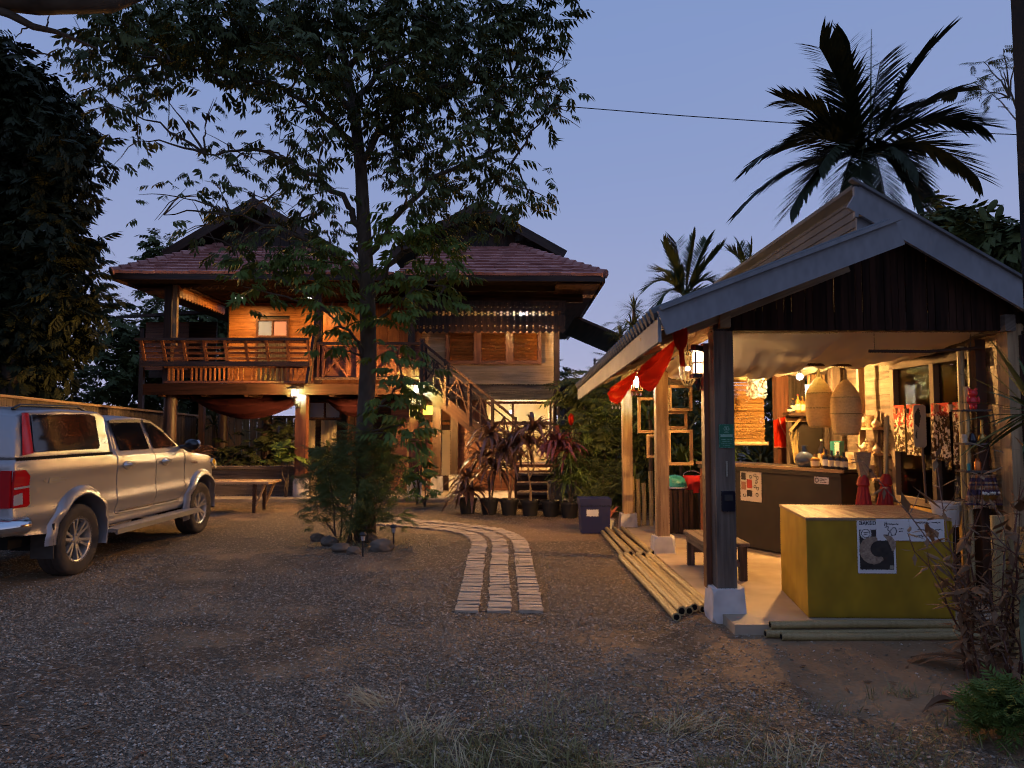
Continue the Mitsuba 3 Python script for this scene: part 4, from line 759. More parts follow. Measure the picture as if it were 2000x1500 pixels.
obj('emblem', place(flat(union_all([circ(-.02, .08, .02), Polygon([(-.045, .12), (-.01, .19), (.01, .1), (-.01, -.02), (-.045, .02)]), Polygon([(-.045, -.1), (-.025, -.02), (-.03, -.14)])]), .0145), V(4.10, 7.22, 1.63), (1, -.35, 0)), 'emblem_dark', k)
obj('stick', tube([(4.12, 7.22, 1.42), (4.14, 7.22, .86)], .012, 6), 'wood_grey', k)
for i, (y, r, h, m, nm) in enumerate(((7.82, .03, .06, 'terracotta', 'tiny terracotta pot, farthest on the window rail'), (7.60, .028, .05, 'wood_dark', 'tiny dark pot second on the window rail'), (7.44, .026, .075, 'label_cream', 'tiny cream pot under the reflected bulb on the window rail'), (7.07, .04, .075, 'terracotta', 'terracotta pot right of the window mullion'), (6.85, .03, .07, 'ceramic', 'small cream jar near the right end of the window rail'), (6.68, .04, .08, 'black_plastic', 'small black pot at the right end of the window rail'))):
    k = thing('small_pot', nm, 'pot'); c = V(4.20, y, 1.765)
    obj('body', lathe([(0, 0), (r * .75, 0), (r, h * .8), (r * 1.1, h * .8), (r * 1.1, h), (r * .85, h), (0, h * .7)], 12, c), m, k, smooth=40)
# ---- bucket with plant on the sill, corner stand with trinkets
k = thing('planter_bucket', 'white bucket planter on the floor under the window, broad leaves rising', 'planter'); c = V(3.98, 6.62, .72)
obj('bucket', lathe([(0, 0), (.10, 0), (.13, .19), (.14, .19), (.14, .215), (.12, .215), (0, .17)], 20, c), 'white_plastic', k, smooth=40); obj('stand', lathe([(0, -.62), (.11, -.62), (.09, 0), (0, 0)], 14, c), 'wood_dark', k, smooth=40)
CS = thing('corner_stand', 'narrow corner stand of three small shelves by the right hut post', 'stand')
for z, w in ((1.765, .26), (1.475, .22), (1.235, .22), (.98, .24)): obj('shelf', box(w, .16, .016, (4.03, 6.30, z), .003), 'wood_grey', CS)
obj('pole', tube([(4.06, 6.40, .1), (4.06, 6.40, 1.98)], .02, 8), 'bamboo', CS)
k = thing('bear_figurine', 'glossy red bear figurine standing on the top corner shelf', 'figurine'); c = V(4.04, 6.28, 1.775)
def ell(rx, ry, rz, o): return (lambda b: (b[0] * np.array([rx, ry, rz]) + c + np.array(o), b[1], b[2]))(ball(1, sub=2))
obj('body', unman(m3.Manifold.batch_boolean([man(ell(.036, .03, .045, (0, 0, .072))), man(ell(.038, .034, .034, (0, 0, .142))), man(ell(.013, .010, .013, (-.03, 0, .176))), man(ell(.013, .010, .013, (.03, 0, .176))), man(ell(.015, .018, .028, (-.018, 0, .026))), man(ell(.015, .018, .028, (.018, 0, .026))), man(ell(.012, .014, .034, (-.045, -.004, .082))), man(ell(.012, .014, .034, (.045, -.004, .082))), man(ell(.016, .014, .012, (0, -.03, .134)))], m3.OpType.Add)), 'red_plastic', k, smooth=50)
def vase(x, y, z, prof, mat, nm, cat_='vase'):
    k = thing('vase' if cat_ == 'vase' else cat_.replace(' ', '_'), nm, cat_); obj('body', lathe(prof, 14, (x, y, z)), mat, k, smooth=40)
    return k
vase(4.11, 6.28, 1.484, [(0, 0), (.02, 0), (.035, .03), (.03, .06), (.012, .08), (.011, .19), (.014, .2), (0, .2)], 'brass', 'long necked brass vase on the second corner shelf'); vase(3.95, 6.28, 1.484, [(0, 0), (.022, 0), (.026, .05), (.02, .075), (0, .075)], 'ceramic', 'small pale cup on the second corner shelf', 'cup'); vase(4.03, 6.29, 1.484, [(0, 0), (.028, 0), (.036, .03), (.02, .08), (0, .09)], 'glass_dark', 'dark rounded pot in the middle of the second corner shelf', 'jar')
vase(4.06, 6.28, 1.244, [(0, 0), (.026, 0), (.028, .07), (.016, .085), (.02, .10), (0, .105)], 'copper', 'copper jar on the third corner shelf', 'jar'); paint('copper', (.6, .2, .06), .3, .5, .8)
vase(3.98, 6.28, 1.244, [(0, 0), (.014, 0), (.014, .06), (0, .06)], 'teal', 'thin green vial on the third corner shelf', 'vial')
paint('striped_textile', mikit.proc(lambda p, n, uv: mikit.mix(mikit.mix((.25, .10, .06), (.52, .34, .18), mikit.cell_rand(dr.floor(p.z * 60), dr.floor(p.x * 14), 1)), (.10, .06, .09), mikit.smoothstep(.7, .8, mikit.cell_rand(dr.floor(p.z * 60), 4, 2)))), .9, .1)
k = thing('textile_bundle', 'bundle of striped woven textiles hanging below the corner shelves', 'textile')
for i in range(5): obj('fold', sheet(np.array([[[3.95 + .045 * i + .025 * s + .02 * t * (i - 2) + .01 * math.sin(s * 6 + t * 3), 6.22 + .02 * math.sin(s * 8 + i), 1.21 - (.26 + .03 * (i % 2)) * t] for s in np.linspace(0, 2, 9)] for t in np.linspace(0, 1, 8)])), 'striped_textile', k, smooth=True)
k = thing('bead_bowl', 'bowl of shiny beads at the foot of the corner stand', 'bowl'); obj('bowl', lathe([(0, .99), (.05, .99), (.10, 1.04), (.095, 1.04), (0, 1.0)], 16, (4.10, 6.24, 0)), 'brass', k, smooth=40)
r_ = np.random.default_rng(9); obj('beads', scatter(tm(trimesh.creation.icosphere(1, .012)), rots(np.zeros(40), np.zeros(40), np.zeros(40)), np.stack([4.10 + r_.normal(0, .035, 40), 6.24 + r_.normal(0, .035, 40), 1.045 + .012 * r_.random(40)], 1)), 'shell', k, kind='stuff', smooth=True)
# ---- yellow counter with posters
YC = thing('yellow_counter', 'bright yellow painted plywood counter at the front of the hut', 'counter')
pf = Polygon([(2.40, 5.90), (3.55, 5.86), (3.66, 6.80), (2.55, 6.88)])
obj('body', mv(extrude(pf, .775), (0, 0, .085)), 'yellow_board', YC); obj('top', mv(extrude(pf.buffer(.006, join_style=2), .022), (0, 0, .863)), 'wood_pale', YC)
for q in ((2.399, 5.893), (3.551, 5.853)): obj('trim', beam((q[0], q[1], .09), (q[0], q[1], .86), .012, .012), 'yellow_board', YC)
FX = unit(V(1.15, -.04, 0)); FN = np.cross(FX, V(0, 0, 1))
def yf(x, z, o=.003): return V(2.40, 5.90, 0) + FX * x + V(0, 0, z) + FN * o
k = thing('bakery_poster', 'white framed poster with pastry photograph on the yellow counter', 'poster'); pc = yf(.555, .66)
obj('sheet', place(box(.305, .44, .002), pc, FX), 'paper', k); obj('photo', place(flat(sbox(-.135, -.19, .135, .13), .0015), pc, FX), 'photo_dark', k)
obj('lettering', place(mv(text('BAKED', .030, True), (-.135, .168, .0015)), pc, FX), 'ink', k)
obj('seal', place(flat(circ(-.085, .10, .045), .003), pc, FX), 'paper', k); obj('seal_ring', place(flat(union_all([circ(-.085, .10, .036, .031), sbox(-.105, .105, -.065, .111), sbox(-.10, .09, -.07, .096)]), .0045), pc, FX), 'ink', k)
def cres(cx, cy, R, r, a0, a1): return union_all([Point(cx + R * math.cos(a), cy + R * math.sin(a)).buffer(r * (.35 + .65 * math.sin(math.pi * (i + .5) / 12))) for i, a in enumerate(np.linspace(a0, a1, 12))])
obj('pastry', place(mv((lambda m: (m[0], m[1], m[2]))(extrude(cres(-.01, -.03, .085, .045, 1.6, 5.2), .004)), (0, 0, .003)), pc, FX), 'pastry', k); obj('pastry', place(mv(extrude(cres(.03, -.01, .10, .026, -.2, 1.2), .004), (0, 0, .003)), pc, FX), 'pastry', k)
obj('corner_mark', place(flat(sbox(.10, -.185, .13, -.155), .003), pc, FX), 'board_grey', k)
def scribble(pts, r=.003): return union_all([Polygon() if False else __import__('shapely').LineString(p).buffer(r, 2) for p in pts])
k = thing('price_note', 'handwritten paper price note reading 30= over the poster', 'note', 'handwritten notes on the yellow counter'); pc = yf(.685, .79, .0075)
obj('sheet', place(box(.262, .172, .002), pc, FX), 'paper', k)
wav = lambda x0, x1, y, a, n: [(x0 + (x1 - x0) * i / n, y + a * math.sin(i * 2.1) * (.6 + .4 * math.cos(i * 1.3))) for i in range(n + 1)]
obj('writing', place(flat(scribble([[(-.06, .06), (-.063, .03)], [(-.063, .046), (-.045, .05)], [(-.045, .062), (-.047, .03)], wav(-.035, .045, .045, .007, 12), [(-.06, .02), (-.03, .026), (-.04, .002), (-.025, -.012), (-.04, -.045), (-.07, -.04)], [(.0, .015), (-.02, -.01), (-.01, -.045), (.02, -.04), (.032, -.008), (.02, .018), (0, .015)], [(.05, .008), (.085, .01)], [(.05, -.012), (.08, -.01)]]), .0015), pc, FX), 'ink', k)
k = thing('price_note', 'second handwritten paper note, right of the 30= note', 'note', 'handwritten notes on the yellow counter'); pc = yf(.958, .787, .006)
obj('sheet', place(box(.276, .178, .002), pc, FX), 'paper', k)
obj('writing', place(flat(scribble([wav(-.09, .02, .06, .009, 15), wav(.04, .11, .062, .005, 8), wav(-.07, .12, .005, .006, 20), wav(-.075, -.015, -.045, .012, 8), [(.0, -.045), (.03, -.043)]], .0028), .0015), pc, FX), 'ink', k)
# ---- signs on the front post
k = thing('post_sign', 'green plaque with round emblem on the front hut post', 'sign'); pc = V(1.812, 6.072, 1.545)
obj('plate', place(box(.128, .20, .006), pc, (1, 0, 0)), 'sign_green', k)
obj('print', place(flat(union_all([circ(0, .062, .024, .020), sbox(-.007, .05, .007, .074), sbox(-.02, .03, .02, .034), sbox(-.052, -.008, .052, .016), sbox(-.045, -.03, .045, -.026), sbox(-.04, -.05, .04, -.047), sbox(-.045, -.065, .045, -.062), sbox(-.03, -.08, .03, -.077)]).union(sbox(-.062, -.098, .062, .098).difference(sbox(-.0605, -.0965, .0605, .0965))), .0035), pc, (1, 0, 0)), 'sign_light', k)
k = thing('post_box', 'small dark box fixed low on the front hut post', 'box'); obj('case', box(.11, .03, .17, (1.815, 6.062, 1.0), .008), 'glass_dark', k); obj('face', box(.07, .004, .05, (1.815, 6.045, 1.03)), 'black_plastic', k)
obj('wall_plate', box(.012, .012, .13, (1.81, 6.07, 1.27), .003), 'board_grey', label='thin pale strip on the front hut post', cat_='strip')
# ---- bench, bamboo poles, cooler and the rest
BN = thing('plank_bench', 'low grey plank bench behind the front hut post', 'bench')
for i in range(4): obj('plank', box(.105, .95, .035, (1.99 + i * .112, 7.72, .44), .006), 'wood_grey', BN)
for x, y in ((2.0, 7.30), (2.32, 7.30), (2.0, 8.12), (2.32, 8.12)): obj('leg', box(.075, .06, .35, (x, y, .25), .008), 'wood_grey', BN)
for y in (7.30, 8.12): obj('stretcher', box(.28, .04, .06, (2.16, y, .25), .006), 'wood_grey', BN)
obj('apron', box(.03, .84, .07, (1.97, 7.71, .38), .005), 'wood_grey', BN)
def pole(p0, p1, r, label, group):
    p0, p1 = V(*p0), V(*p1); L = np.linalg.norm(p1 - p0); pts, rad = [], []
    n = int(L / .30)
    for i in range(n + 1):
        for d, q in ((-.012, 1.0), (0, 1.09), (.012, 1.0)):
            t = (i * .30 + d) / L
            if 0 <= t <= 1: pts.append(p0 + (p1 - p0) * t + V(0, 0, .004 * math.sin(t * 6 + p0[0] * 50))); rad.append(r * q)
    pts.append(p1); rad.append(r)
    k = thing('bamboo_pole', label, 'bamboo pole', group); obj('culm', tube(pts, rad, 9), 'bamboo', k, smooth=40); obj('end', lathe([(0, 0), (r * .72, 0)], 9, (0, 0, 0)), 'black_gap', k)
    d = unit(p0 - p1); x = unit(np.cross(d, V(0, 0, 1))); y = np.cross(d, x)
    scene[k + '__end']['to_world'] = T(np.vstack([np.column_stack([x, y, d, p0 + d * .002]), [0, 0, 0, 1]]))
words = ('outermost', 'second', 'third', 'fourth', 'fifth', 'innermost')
for i in range(6):
    pole((1.375 + i * .073 + rg.gauss(0, .008), 6.1 + .11 * rg.random() + .05 * i, .033 + .02 * (i % 2)), (1.33 + i * .072, 8.85 + .1 * rg.random(), .033 + .02 * (i % 2)), .035 + .004 * rg.random(), '%s bamboo pole of the nearer bundle along the hut floor' % words[i], 'bamboo poles edging the hut floor')
for i in range(6):
    pole((1.37 + i * .070, 8.65 + .2 * rg.random(), .035 + .05 * (i % 2)), (1.37 + i * .062, 11.05, .033 + .04 * (i % 2)), .031, '%s bamboo pole of the farther bundle along the hut floor' % words[i], 'bamboo poles edging the hut floor')
for i, (y, z) in enumerate(((5.62, .035), (5.655, .092), (5.56, .028))): pole((1.95 + .05 * i, y, z), (3.85 - .05 * i, y + .03, z), .031, ('pole lying on the ground', 'pole lying on top', 'pole lying nearest the viewer')[i] + ' in the bamboo edging before the yellow counter', 'bamboo poles before the yellow counter')
k = thing('cooler_box', 'dark purple cool box with white label standing on the gravel', 'cool box')
obj('tub', mv((lambda b: (b[0] * np.where(b[0][:, 2:3] < 0, [[.93, .93, 1]], [[1, 1, 1]]), b[1], b[2]))(box(.46, .40, .42, (0, 0, 0), .02)), (1.265, 11.15, .215)), 'cooler_blue', k); obj('lid', box(.49, .43, .10, (1.265, 11.15, .475), .02), 'cooler_blue', k); obj('groove', box(.465, .405, .012, (1.265, 11.15, .421)), 'black_gap', k)
obj('label', box(.18, .004, .10, (1.22, 10.948, .315)), 'paper', k)
k = thing('wheelbarrow_helmet', 'teal helmet resting on a dark crate at the rear of the hut', 'helmet'); labels.pop(k); _used.discard(k)
k = thing('helmet', 'teal helmet resting on a dark crate at the rear of the hut', 'helmet'); c = V(*(2.392, 10.600, 0.744))
obj('shell', lathe([(.17, 0), (.17, .05), (.14, .12), (.08, .16), (0, .175), (0, .165), (.15, .05), (.155, 0)], 20, c), 'teal', k, smooth=40); obj('rim', lathe([(.15, -.02), (.185, -.02), (.185, .005), (.15, .005)], 20, c), 'white_plastic', k, smooth=40)
k = thing('slat_crate', 'dark slatted crate under the teal helmet', 'crate')
for i in range(6): obj('slat', box(.05, .03, .62, (c[0] - .19 + i * .076, 10.42, .40), .004), 'wood_dark', k)
obj('box', box(.42, .32, .60, (c[0], 10.6, .39), .01), 'black_board', k)
k = thing('red_bucket', 'red plastic bucket beside the teal helmet', 'bucket'); c = V(*(2.671, 10.700, 0.645)); obj('tub', lathe([(0, 0), (.10, 0), (.135, .25), (.125, .25), (.09, .02), (0, .02)], 18, c), 'red_plastic', k, smooth=40); obj('handle', tube([c + V(.13 * math.cos(a), 0, .25 - .10 * math.sin(a) * .3 + .1 * math.sin(a)) for a in np.linspace(0, math.pi, 9)], .005, 5), 'white_plastic', k); obj('stool', lathe([(0, -.55), (.13, -.55), (.11, 0), (0, 0)], 12, c), 'black_plastic', k, smooth=40)
for i, (u, h) in enumerate(((1.88, .84), (1.97, .80), (2.06, .74), (2.17, .92))):
    k = thing('bamboo_stake', 'bamboo stake %s from the left in the short palisade behind the hut posts' % ('first', 'second', 'third', 'fourth')[i], 'bamboo stake', 'bamboo stakes of the palisade'); obj('culm', tube([(u, 11.3, 0), (u + .01, 11.3, h * .5), (u, 11.3, h)], .035, 8), 'bamboo', k, smooth=40); obj('node', tube([(u + .005, 11.3, h * .45), (u + .005, 11.3, h * .46)], .039, 8), 'bamboo', k)

k = thing('flower_pot', 'small white pot with pinkish leaves between cool box and rear hut post', 'potted plant'); obj('pot', lathe([(0, 0), (.07, 0), (.09, .16), (.1, .17), (.085, .17), (0, .14)], 14, (1.52, 11.35, 0)), 'white_plastic', k, smooth=40)
for i in range(14):
    a = i * 2.4; obj('leaf', tube([(1.52, 11.35, .15), (1.52 + .06 * math.cos(a), 11.35 + .06 * math.sin(a), .28 + .01 * (i % 4)), (1.52 + .15 * math.cos(a), 11.35 + .15 * math.sin(a), .30 + .025 * (i % 5))], [.004, .022, .003], 4), 'pink_hem' if i % 3 else 'leaf_pinkish', k, smooth=True)
paint('leaf_pinkish', (.16, .18, .05), .6, .3)

# ================================================================ the pickup with canopy (its right side faces the yard)
scene['car_paint'] = {'type': 'principled', 'base_color': rgb(.31, .295, .30), 'roughness': .32, 'metallic': .55, 'specular': .5, 'clearcoat': 1.0, 'clearcoat_gloss': .95}
scene['car_paint'] = two(scene['car_paint'])
paint('car_glass', (.006, .006, .007), .04, .7); paint('rubber', mikit.proc(lambda p, n, uv: mikit.mix((.025, .022, .02), (.085, .068, .055), mikit.fbm(p.x * 9, p.y * 9, p.z * 9, 3))), .85, .2)
paint('alloy', (.5, .47, .44), .35, .5, .75); paint('chrome', (.7, .7, .7), .1, .5, 1.0); paint('tail_red', (.42, .008, .012), .1, .6); paint('tail_clear', (.35, .33, .33), .15, .6); paint('head_lens', (.5, .48, .36), .08, .7); paint('under_black', (.012, .011, .011), .8, .2)
TX, RY, FY, WR_ = -5.66, 8.0, 11.085, .388          # truck centre line, axles, wheel radius
TR = thing('pickup_truck', 'silver double cab pickup truck with hard canopy parked on gravel at the left', 'pickup truck')
def half_width(y, z):
    """half width of the body at length y and height z (before wheel flares)"""
    y, z = np.asarray(y, float), np.asarray(z, float)
    w = .885 + .018 * np.exp(-((z - .74) / .07) ** 2) - .022 * np.exp(-((z - .60) / .06) ** 2) + .012 * np.exp(-((z - 1.16) / .07) ** 2)
    up = np.clip((z - 1.27) / .5, 0, 1.2)
    cab = np.clip((y - 8.55) / .2, 0, 1)
    w = w - up * (.085 + .085 * cab) - .03 * np.clip((z - 1.27) / .05, 0, 1) * cab
    w = w - .22 * np.clip((y - 11.25) / .85, 0, 1) ** 2.2 - .05 * np.clip((7.25 - y) / .4, 0, 1) ** 2
    w = w - .16 * np.clip((y - 10.6) / .5, 0, 1) * np.clip((z - 1.05) / .25, 0, 1) ** 2
    return w - .12 * np.clip((.52 - z) / .15, 0, 1)
def loft(poly, edge=.034, smooth_n=5):
    M = man(extrude(poly, 1.78)); M = M.refine_to_length(edge); v, f, _ = unman(M)
    y, z, s = v[:, 0].copy(), v[:, 1].copy(), v[:, 2] / .89 - 1.0
    v = np.stack([s * half_width(y, z), y, z], 1)
    v[:, 2] -= .035 * np.abs(s) ** 3 * (z > 1.55); v[:, 1] -= .16 * s ** 2 * np.clip((y - 11.3) / .6, 0, 1) + .10 * s ** 2 * np.clip((y - 9.6) / .8, 0, 1) * np.clip((z - 1.25) / .2, 0, 1) * (y < 10.9)
    m = trimesh.Trimesh(v, f, process=False); trimesh.smoothing.filter_taubin(m, lamb=.5, nu=.52, iterations=smooth_n)
    v = np.array(m.vertices)
    if trimesh.Trimesh(v, f).volume < 0: f = f[:, ::-1]
    return v, f, None
lower = Polygon([(6.93, .60), (6.93, 1.26), (6.96, 1.31), (8.62, 1.32), (8.68, 1.29), (10.42, 1.27), (10.62, 1.25), (11.1, 1.215), (11.55, 1.14), (11.86, 1.03), (11.99, .90), (12.03, .72), (12.02, .52), (11.9, .40), (11.55, .38), (10.5, .44), (8.6, .44), (7.5, .52), (7.1, .55)])
arch = lambda cy, r: Point(cy, WR_ + .02).buffer(r, 24).union(sbox(cy - r, -.2, cy + r, WR_ + .02))
lower = lower.difference(arch(RY, .475)).difference(arch(FY, .475))
cabp = Polygon([(8.66, 1.24), (8.70, 1.60), (8.78, 1.73), (8.95, 1.765), (9.4, 1.775), (9.75, 1.755), (9.98, 1.70), (10.30, 1.50), (10.62, 1.24)])
canp = Polygon([(6.94, 1.30), (7.0, 1.62), (7.06, 1.76), (7.2, 1.815), (7.8, 1.84), (8.45, 1.825), (8.575, 1.76), (8.585, 1.30)])
def shift(m): return m[0] + V(TX, 0, 0), m[1], m[2]
body = man(shift(loft(lower))); cab = man(shift(loft(cabp))); can = shift(loft(canp))
def slab(poly, x0, x1):
    m = extrude(poly, x1 - x0); v = m[0]; return man((np.stack([v[:, 2] + x0, v[:, 0], v[:, 1]], 1), m[1], None))
def side_seal(sg):
    P = np.array([[[TX + sg * (half_width(y, z) + .006), y, z] for y in np.linspace(6.97, 8.62, 20)] for z in (1.293, 1.322)]); return sheet(P)
solid = body + cab
XR = TX + .6
door_r = Polygon([(8.71, .585), (8.70, 1.30), (8.745, 1.69), (9.55, 1.70), (9.60, 1.30), (9.66, 1.1), (9.66, .56), (9.2, .56), (8.75, .57)]); door_f = Polygon([(9.672, .56), (9.672, 1.1), (9.612, 1.30), (9.562, 1.70), (9.80, 1.68), (10.1, 1.56), (10.45, 1.32), (10.50, 1.18), (10.52, .75), (10.38, .555)])
fl = sbox(8.64, 1.29, 8.66, 1.9)
front = solid
doors = []
for dp in (door_r, door_f):
    D = slab(dp.buffer(-.004), XR, TX + 1.2); G = slab(dp.buffer(.004), TX + .855 if False else XR, TX + 1.2)
    doors.append(solid ^ D); front = front - G
inner = slab(sbox(8.66, .5, 10.5, 1.68), TX - .55, XR + .001)
panel_cut = slab(sbox(6.8, 1.305, 8.63, 1.319), TX - 1, TX + 1)
obj('body', unman(front - panel_cut), 'car_paint', TR, smooth=38)
obj('canopy', can, 'car_paint', TR, smooth=38); SEAL = 1
for sg in (1, -1): obj('canopy_seal', None or side_seal(sg), 'black_gap', TR)
dk = [obj('door', unman(d), 'car_paint', TR, smooth=38) for d in doors]
def side_patch(poly, off, z_off=0.0, both=False, edge=.04, t=.006, hw=half_width, sgn=1):
    """thin plate following the body side"""
    m = man(extrude(poly, t)).refine_to_length(edge); v, f, _ = unman(m)
    x = hw(v[:, 0], v[:, 1]) - .035 * 0 + off + v[:, 2]
    w = np.stack([TX + sgn * x, v[:, 0], v[:, 1]], 1)
    return (w, f, None) if sgn > 0 else (w, f[:, ::-1], None)
for sg in (1, -1):
    obj('canopy_window', side_patch(Polygon([(7.20, 1.37), (7.22, 1.745), (8.2, 1.765), (8.33, 1.74), (8.345, 1.40), (8.32, 1.37)]).buffer(-.02).buffer(.02), .010, sgn=sg, t=.004), 'car_glass', TR, smooth=30)
wr = [Polygon([(8.83, 1.325), (8.795, 1.665), (9.50, 1.685), (9.55, 1.325)]), Polygon([(9.66, 1.325), (9.615, 1.685), (9.78, 1.668), (10.05, 1.545), (10.36, 1.335)])]
for d, p, nm in zip(dk, wr, ('rear', 'front')):
    obj('window', side_patch(p.buffer(-.02).buffer(.015), .010, t=.004), 'car_glass', d, smooth=30)
    obj('visor', side_patch(Polygon([(8.79, 1.665), (8.80, 1.70), (9.53, 1.72), (9.535, 1.675)]) if nm == 'rear' else Polygon([(9.60, 1.68), (9.60, 1.715), (9.80, 1.70), (10.1, 1.56), (10.06, 1.54), (9.79, 1.665)]), .0, t=.012), 'black_plastic', d)
    y = 8.93 if nm == 'rear' else 9.90
    obj('handle', tube([(TX + .895, y - .085, 1.145), (TX + .948, y - .06, 1.152), (TX + .952, y + .05, 1.154), (TX + .895, y + .085, 1.15)], [.014, .019, .019, .014], 8), 'chrome', d, smooth=True)
    obj('handle_cup', mv((lambda b: (b[0] * np.array([.014, .10, .052]), b[1], b[2]))(ball(1, sub=2)), (TX + .902, y, 1.147)), 'chrome', d, smooth=True)
    obj('sill_strip', side_patch(Polygon([(8.80, .59), (8.80, .605), (9.64, .60), (9.64, .585)]) if nm == 'rear' else Polygon([(9.69, .585), (9.69, .60), (10.36, .595), (10.36, .58)]), .003), 'chrome', d)
obj('tail_pillar', side_patch(Polygon([(7.04, 1.34), (7.10, 1.76), (7.19, 1.765), (7.185, 1.36)]), .010, t=.004), 'tail_red', TR, smooth=30, label='red strip at the rear edge of the canopy')
# windscreen
ws = [(-.66, 10.02, 1.67), (.66, 10.02, 1.67), (.74, 10.62, 1.27), (-.74, 10.62, 1.27)]
obj('windscreen', sheet(np.array([[[TX + (ws[0][0] + (ws[3][0] - ws[0][0]) * t) + ((ws[1][0] - ws[0][0]) + ((ws[2][0] - ws[3][0]) - (ws[1][0] - ws[0][0])) * t) * s, ws[0][1] + (ws[3][1] - ws[0][1]) * t - .10 * (2 * s - 1) ** 2 + .035, ws[0][2] + (ws[3][2] - ws[0][2]) * t + .02] for s in np.linspace(0, 1, 9)] for t in np.linspace(0, 1, 5)])), 'car_glass', TR, smooth=True)
obj('rear_window', quad((TX - .62, 6.955, 1.40), (TX + .62, 6.955, 1.40), (TX + .58, 7.03, 1.74), (TX - .58, 7.03, 1.74)), 'car_glass', TR)
# flares, lights, bumper, steps, mirror
def flare(cy, a0, a1, sgn=1):
    P = []
    for a in np.linspace(a0, a1, 30):
        row = []
        for q in np.linspace(0, 1, 7):
            R = .465 + .105 * q; y, z = cy + R * math.cos(a), WR_ + .02 + R * math.sin(a)
            x = half_width(y, max(z, .5)) + .055 * math.cos(q * math.pi / 2) ** .7 - .004 * (q > .95) + .004; row.append((TX + sgn * x, y, z))
        row.insert(0, (TX + sgn * (half_width(cy, .7) - .12), cy + .46 * math.cos(a), WR_ + .02 + .46 * math.sin(a)))
        P.append(row)
    m = sheet(np.array(P)); return m if sgn < 0 else (m[0], m[1][:, ::-1], m[2])
for sg in (1, -1):
    obj('wheel_flare', flare(RY, -.30, math.pi + .02, sg), 'car_paint', TR, smooth=True); obj('wheel_flare', flare(FY, -.12, math.pi + .30, sg), 'car_paint', TR, smooth=True)
tl = obj('tail_light', side_patch(Polygon([(6.93, .84), (6.93, 1.20), (7.05, 1.20), (7.11, 1.14), (7.13, .86), (7.10, .84)]).buffer(-.015).buffer(.015), -.002, t=.022), 'tail_red', TR, smooth=30)
obj('lens', side_patch(Polygon([(6.935, .86), (6.935, .96), (7.03, .98), (7.04, .87)]), .020, t=.004), 'tail_clear', tl); obj('band', side_patch(Polygon([(6.935, 1.015), (6.935, 1.035), (7.115, 1.045), (7.115, 1.025)]), .020, t=.004), 'tail_clear', tl)
obj('tail_light', side_patch(Polygon([(6.93, .84), (6.93, 1.20), (7.05, 1.20), (7.11, 1.14), (7.13, .86)]), -.002, t=.022, sgn=-1), 'tail_red', TR)
obj('tail_lamp_back', box(.10, .03, .36, (TX + .80, 6.925, 1.02), .01), 'tail_red', TR); obj('tail_lamp_back', box(.10, .03, .36, (TX - .80, 6.925, 1.02), .01), 'tail_red', TR)
obj('tailgate_handle', box(.20, .03, .06, (TX, 6.925, 1.12), .01), 'chrome', TR)
obj('rear_bumper', cat(tube([(TX - .88, 7.10, .66), (TX - .84, 6.86, .66), (TX, 6.80, .66), (TX + .84, 6.86, .66), (TX + .88, 7.10, .66)], .085, 10), box(1.3, .12, .03, (TX, 6.80, .75), .01)), 'chrome', TR, smooth=40)
hl = obj('headlight', side_patch(Polygon([(11.42, 1.06), (11.50, 1.12), (11.66, 1.09), (11.83, 1.00), (11.80, .93), (11.60, .98)]), -.006, t=.022), 'head_lens', TR, smooth=30)
obj('indicator', side_patch(Polygon([(11.46, 1.065), (11.52, 1.11), (11.62, 1.09), (11.60, 1.0)]), .017, t=.004), 'amber_lens', hl); paint('amber_lens', (.62, .34, .02), .1, .6)
obj('badge', side_patch(union_all([sbox(10.72 + .055 * i, 1.075, 10.72 + .055 * i + .035, 1.10) for i in range(4)] + [sbox(10.74, 1.045, 10.90, 1.052)]), .002, t=.004), 'chrome', TR)
obj('bed_badge', side_patch(union_all([Polygon([(7.34, 1.075), (7.38, 1.10), (7.38, 1.05)]), sbox(7.43, 1.045, 7.60, 1.10).difference(sbox(7.47, 1.06, 7.56, 1.07)), sbox(7.60, 1.05, 7.72, 1.065), sbox(7.62, 1.08, 7.70, 1.09)]), .002, t=.003), 'board_grey', TR)
obj('canopy_badge', side_patch(union_all([sbox(8.44 + .03 * i, 1.43, 8.46 + .03 * i, 1.462) for i in range(4)]), -.002, t=.004), 'chrome', TR)
SB = obj('side_step', box(.20, 2.15, .04, (TX + .94, 9.56, .405), .012), 'alloy', TR); obj('edge', box(.03, 2.2, .06, (TX + 1.04, 9.56, .395), .012), 'grey_metal', SB)
for y in (8.75, 9.5, 10.3): obj('bracket', box(.25, .05, .04, (TX + .80, y, .40)), 'under_black', SB)
MR = obj('mirror', mv((lambda b: (b[0] * np.array([.105, .06, .085]), b[1], b[2]))(ball(1, sub=2)), (TX + 1.02, 10.42, 1.36)), 'car_glass', TR, smooth=True); obj('arm', tube([(TX + .84, 10.44, 1.33), (TX + .95, 10.43, 1.34)], .025, 8), 'black_plastic', MR); obj('cap', mv((lambda b: (b[0] * np.array([.04, .03, .06]), b[1], b[2]))(ball(1, sub=2)), (TX + 1.10, 10.445, 1.37)), 'chrome', MR, smooth=True)
for s in (-1, 1): obj('roof_rail', tube([(TX + s * .66, 7.18, 1.80), (TX + s * .66, 7.28, 1.838), (TX + s * .66, 8.25, 1.845), (TX + s * .66, 8.40, 1.81)], .018, 8), 'black_plastic', TR, smooth=True)
obj('underbody', cat(box(1.3, 4.6, .16, (TX, 9.5, .48)), box(1.5, .1, .1, (TX, RY, .39)), box(1.5, .1, .1, (TX, FY, .39))), 'under_black', TR)
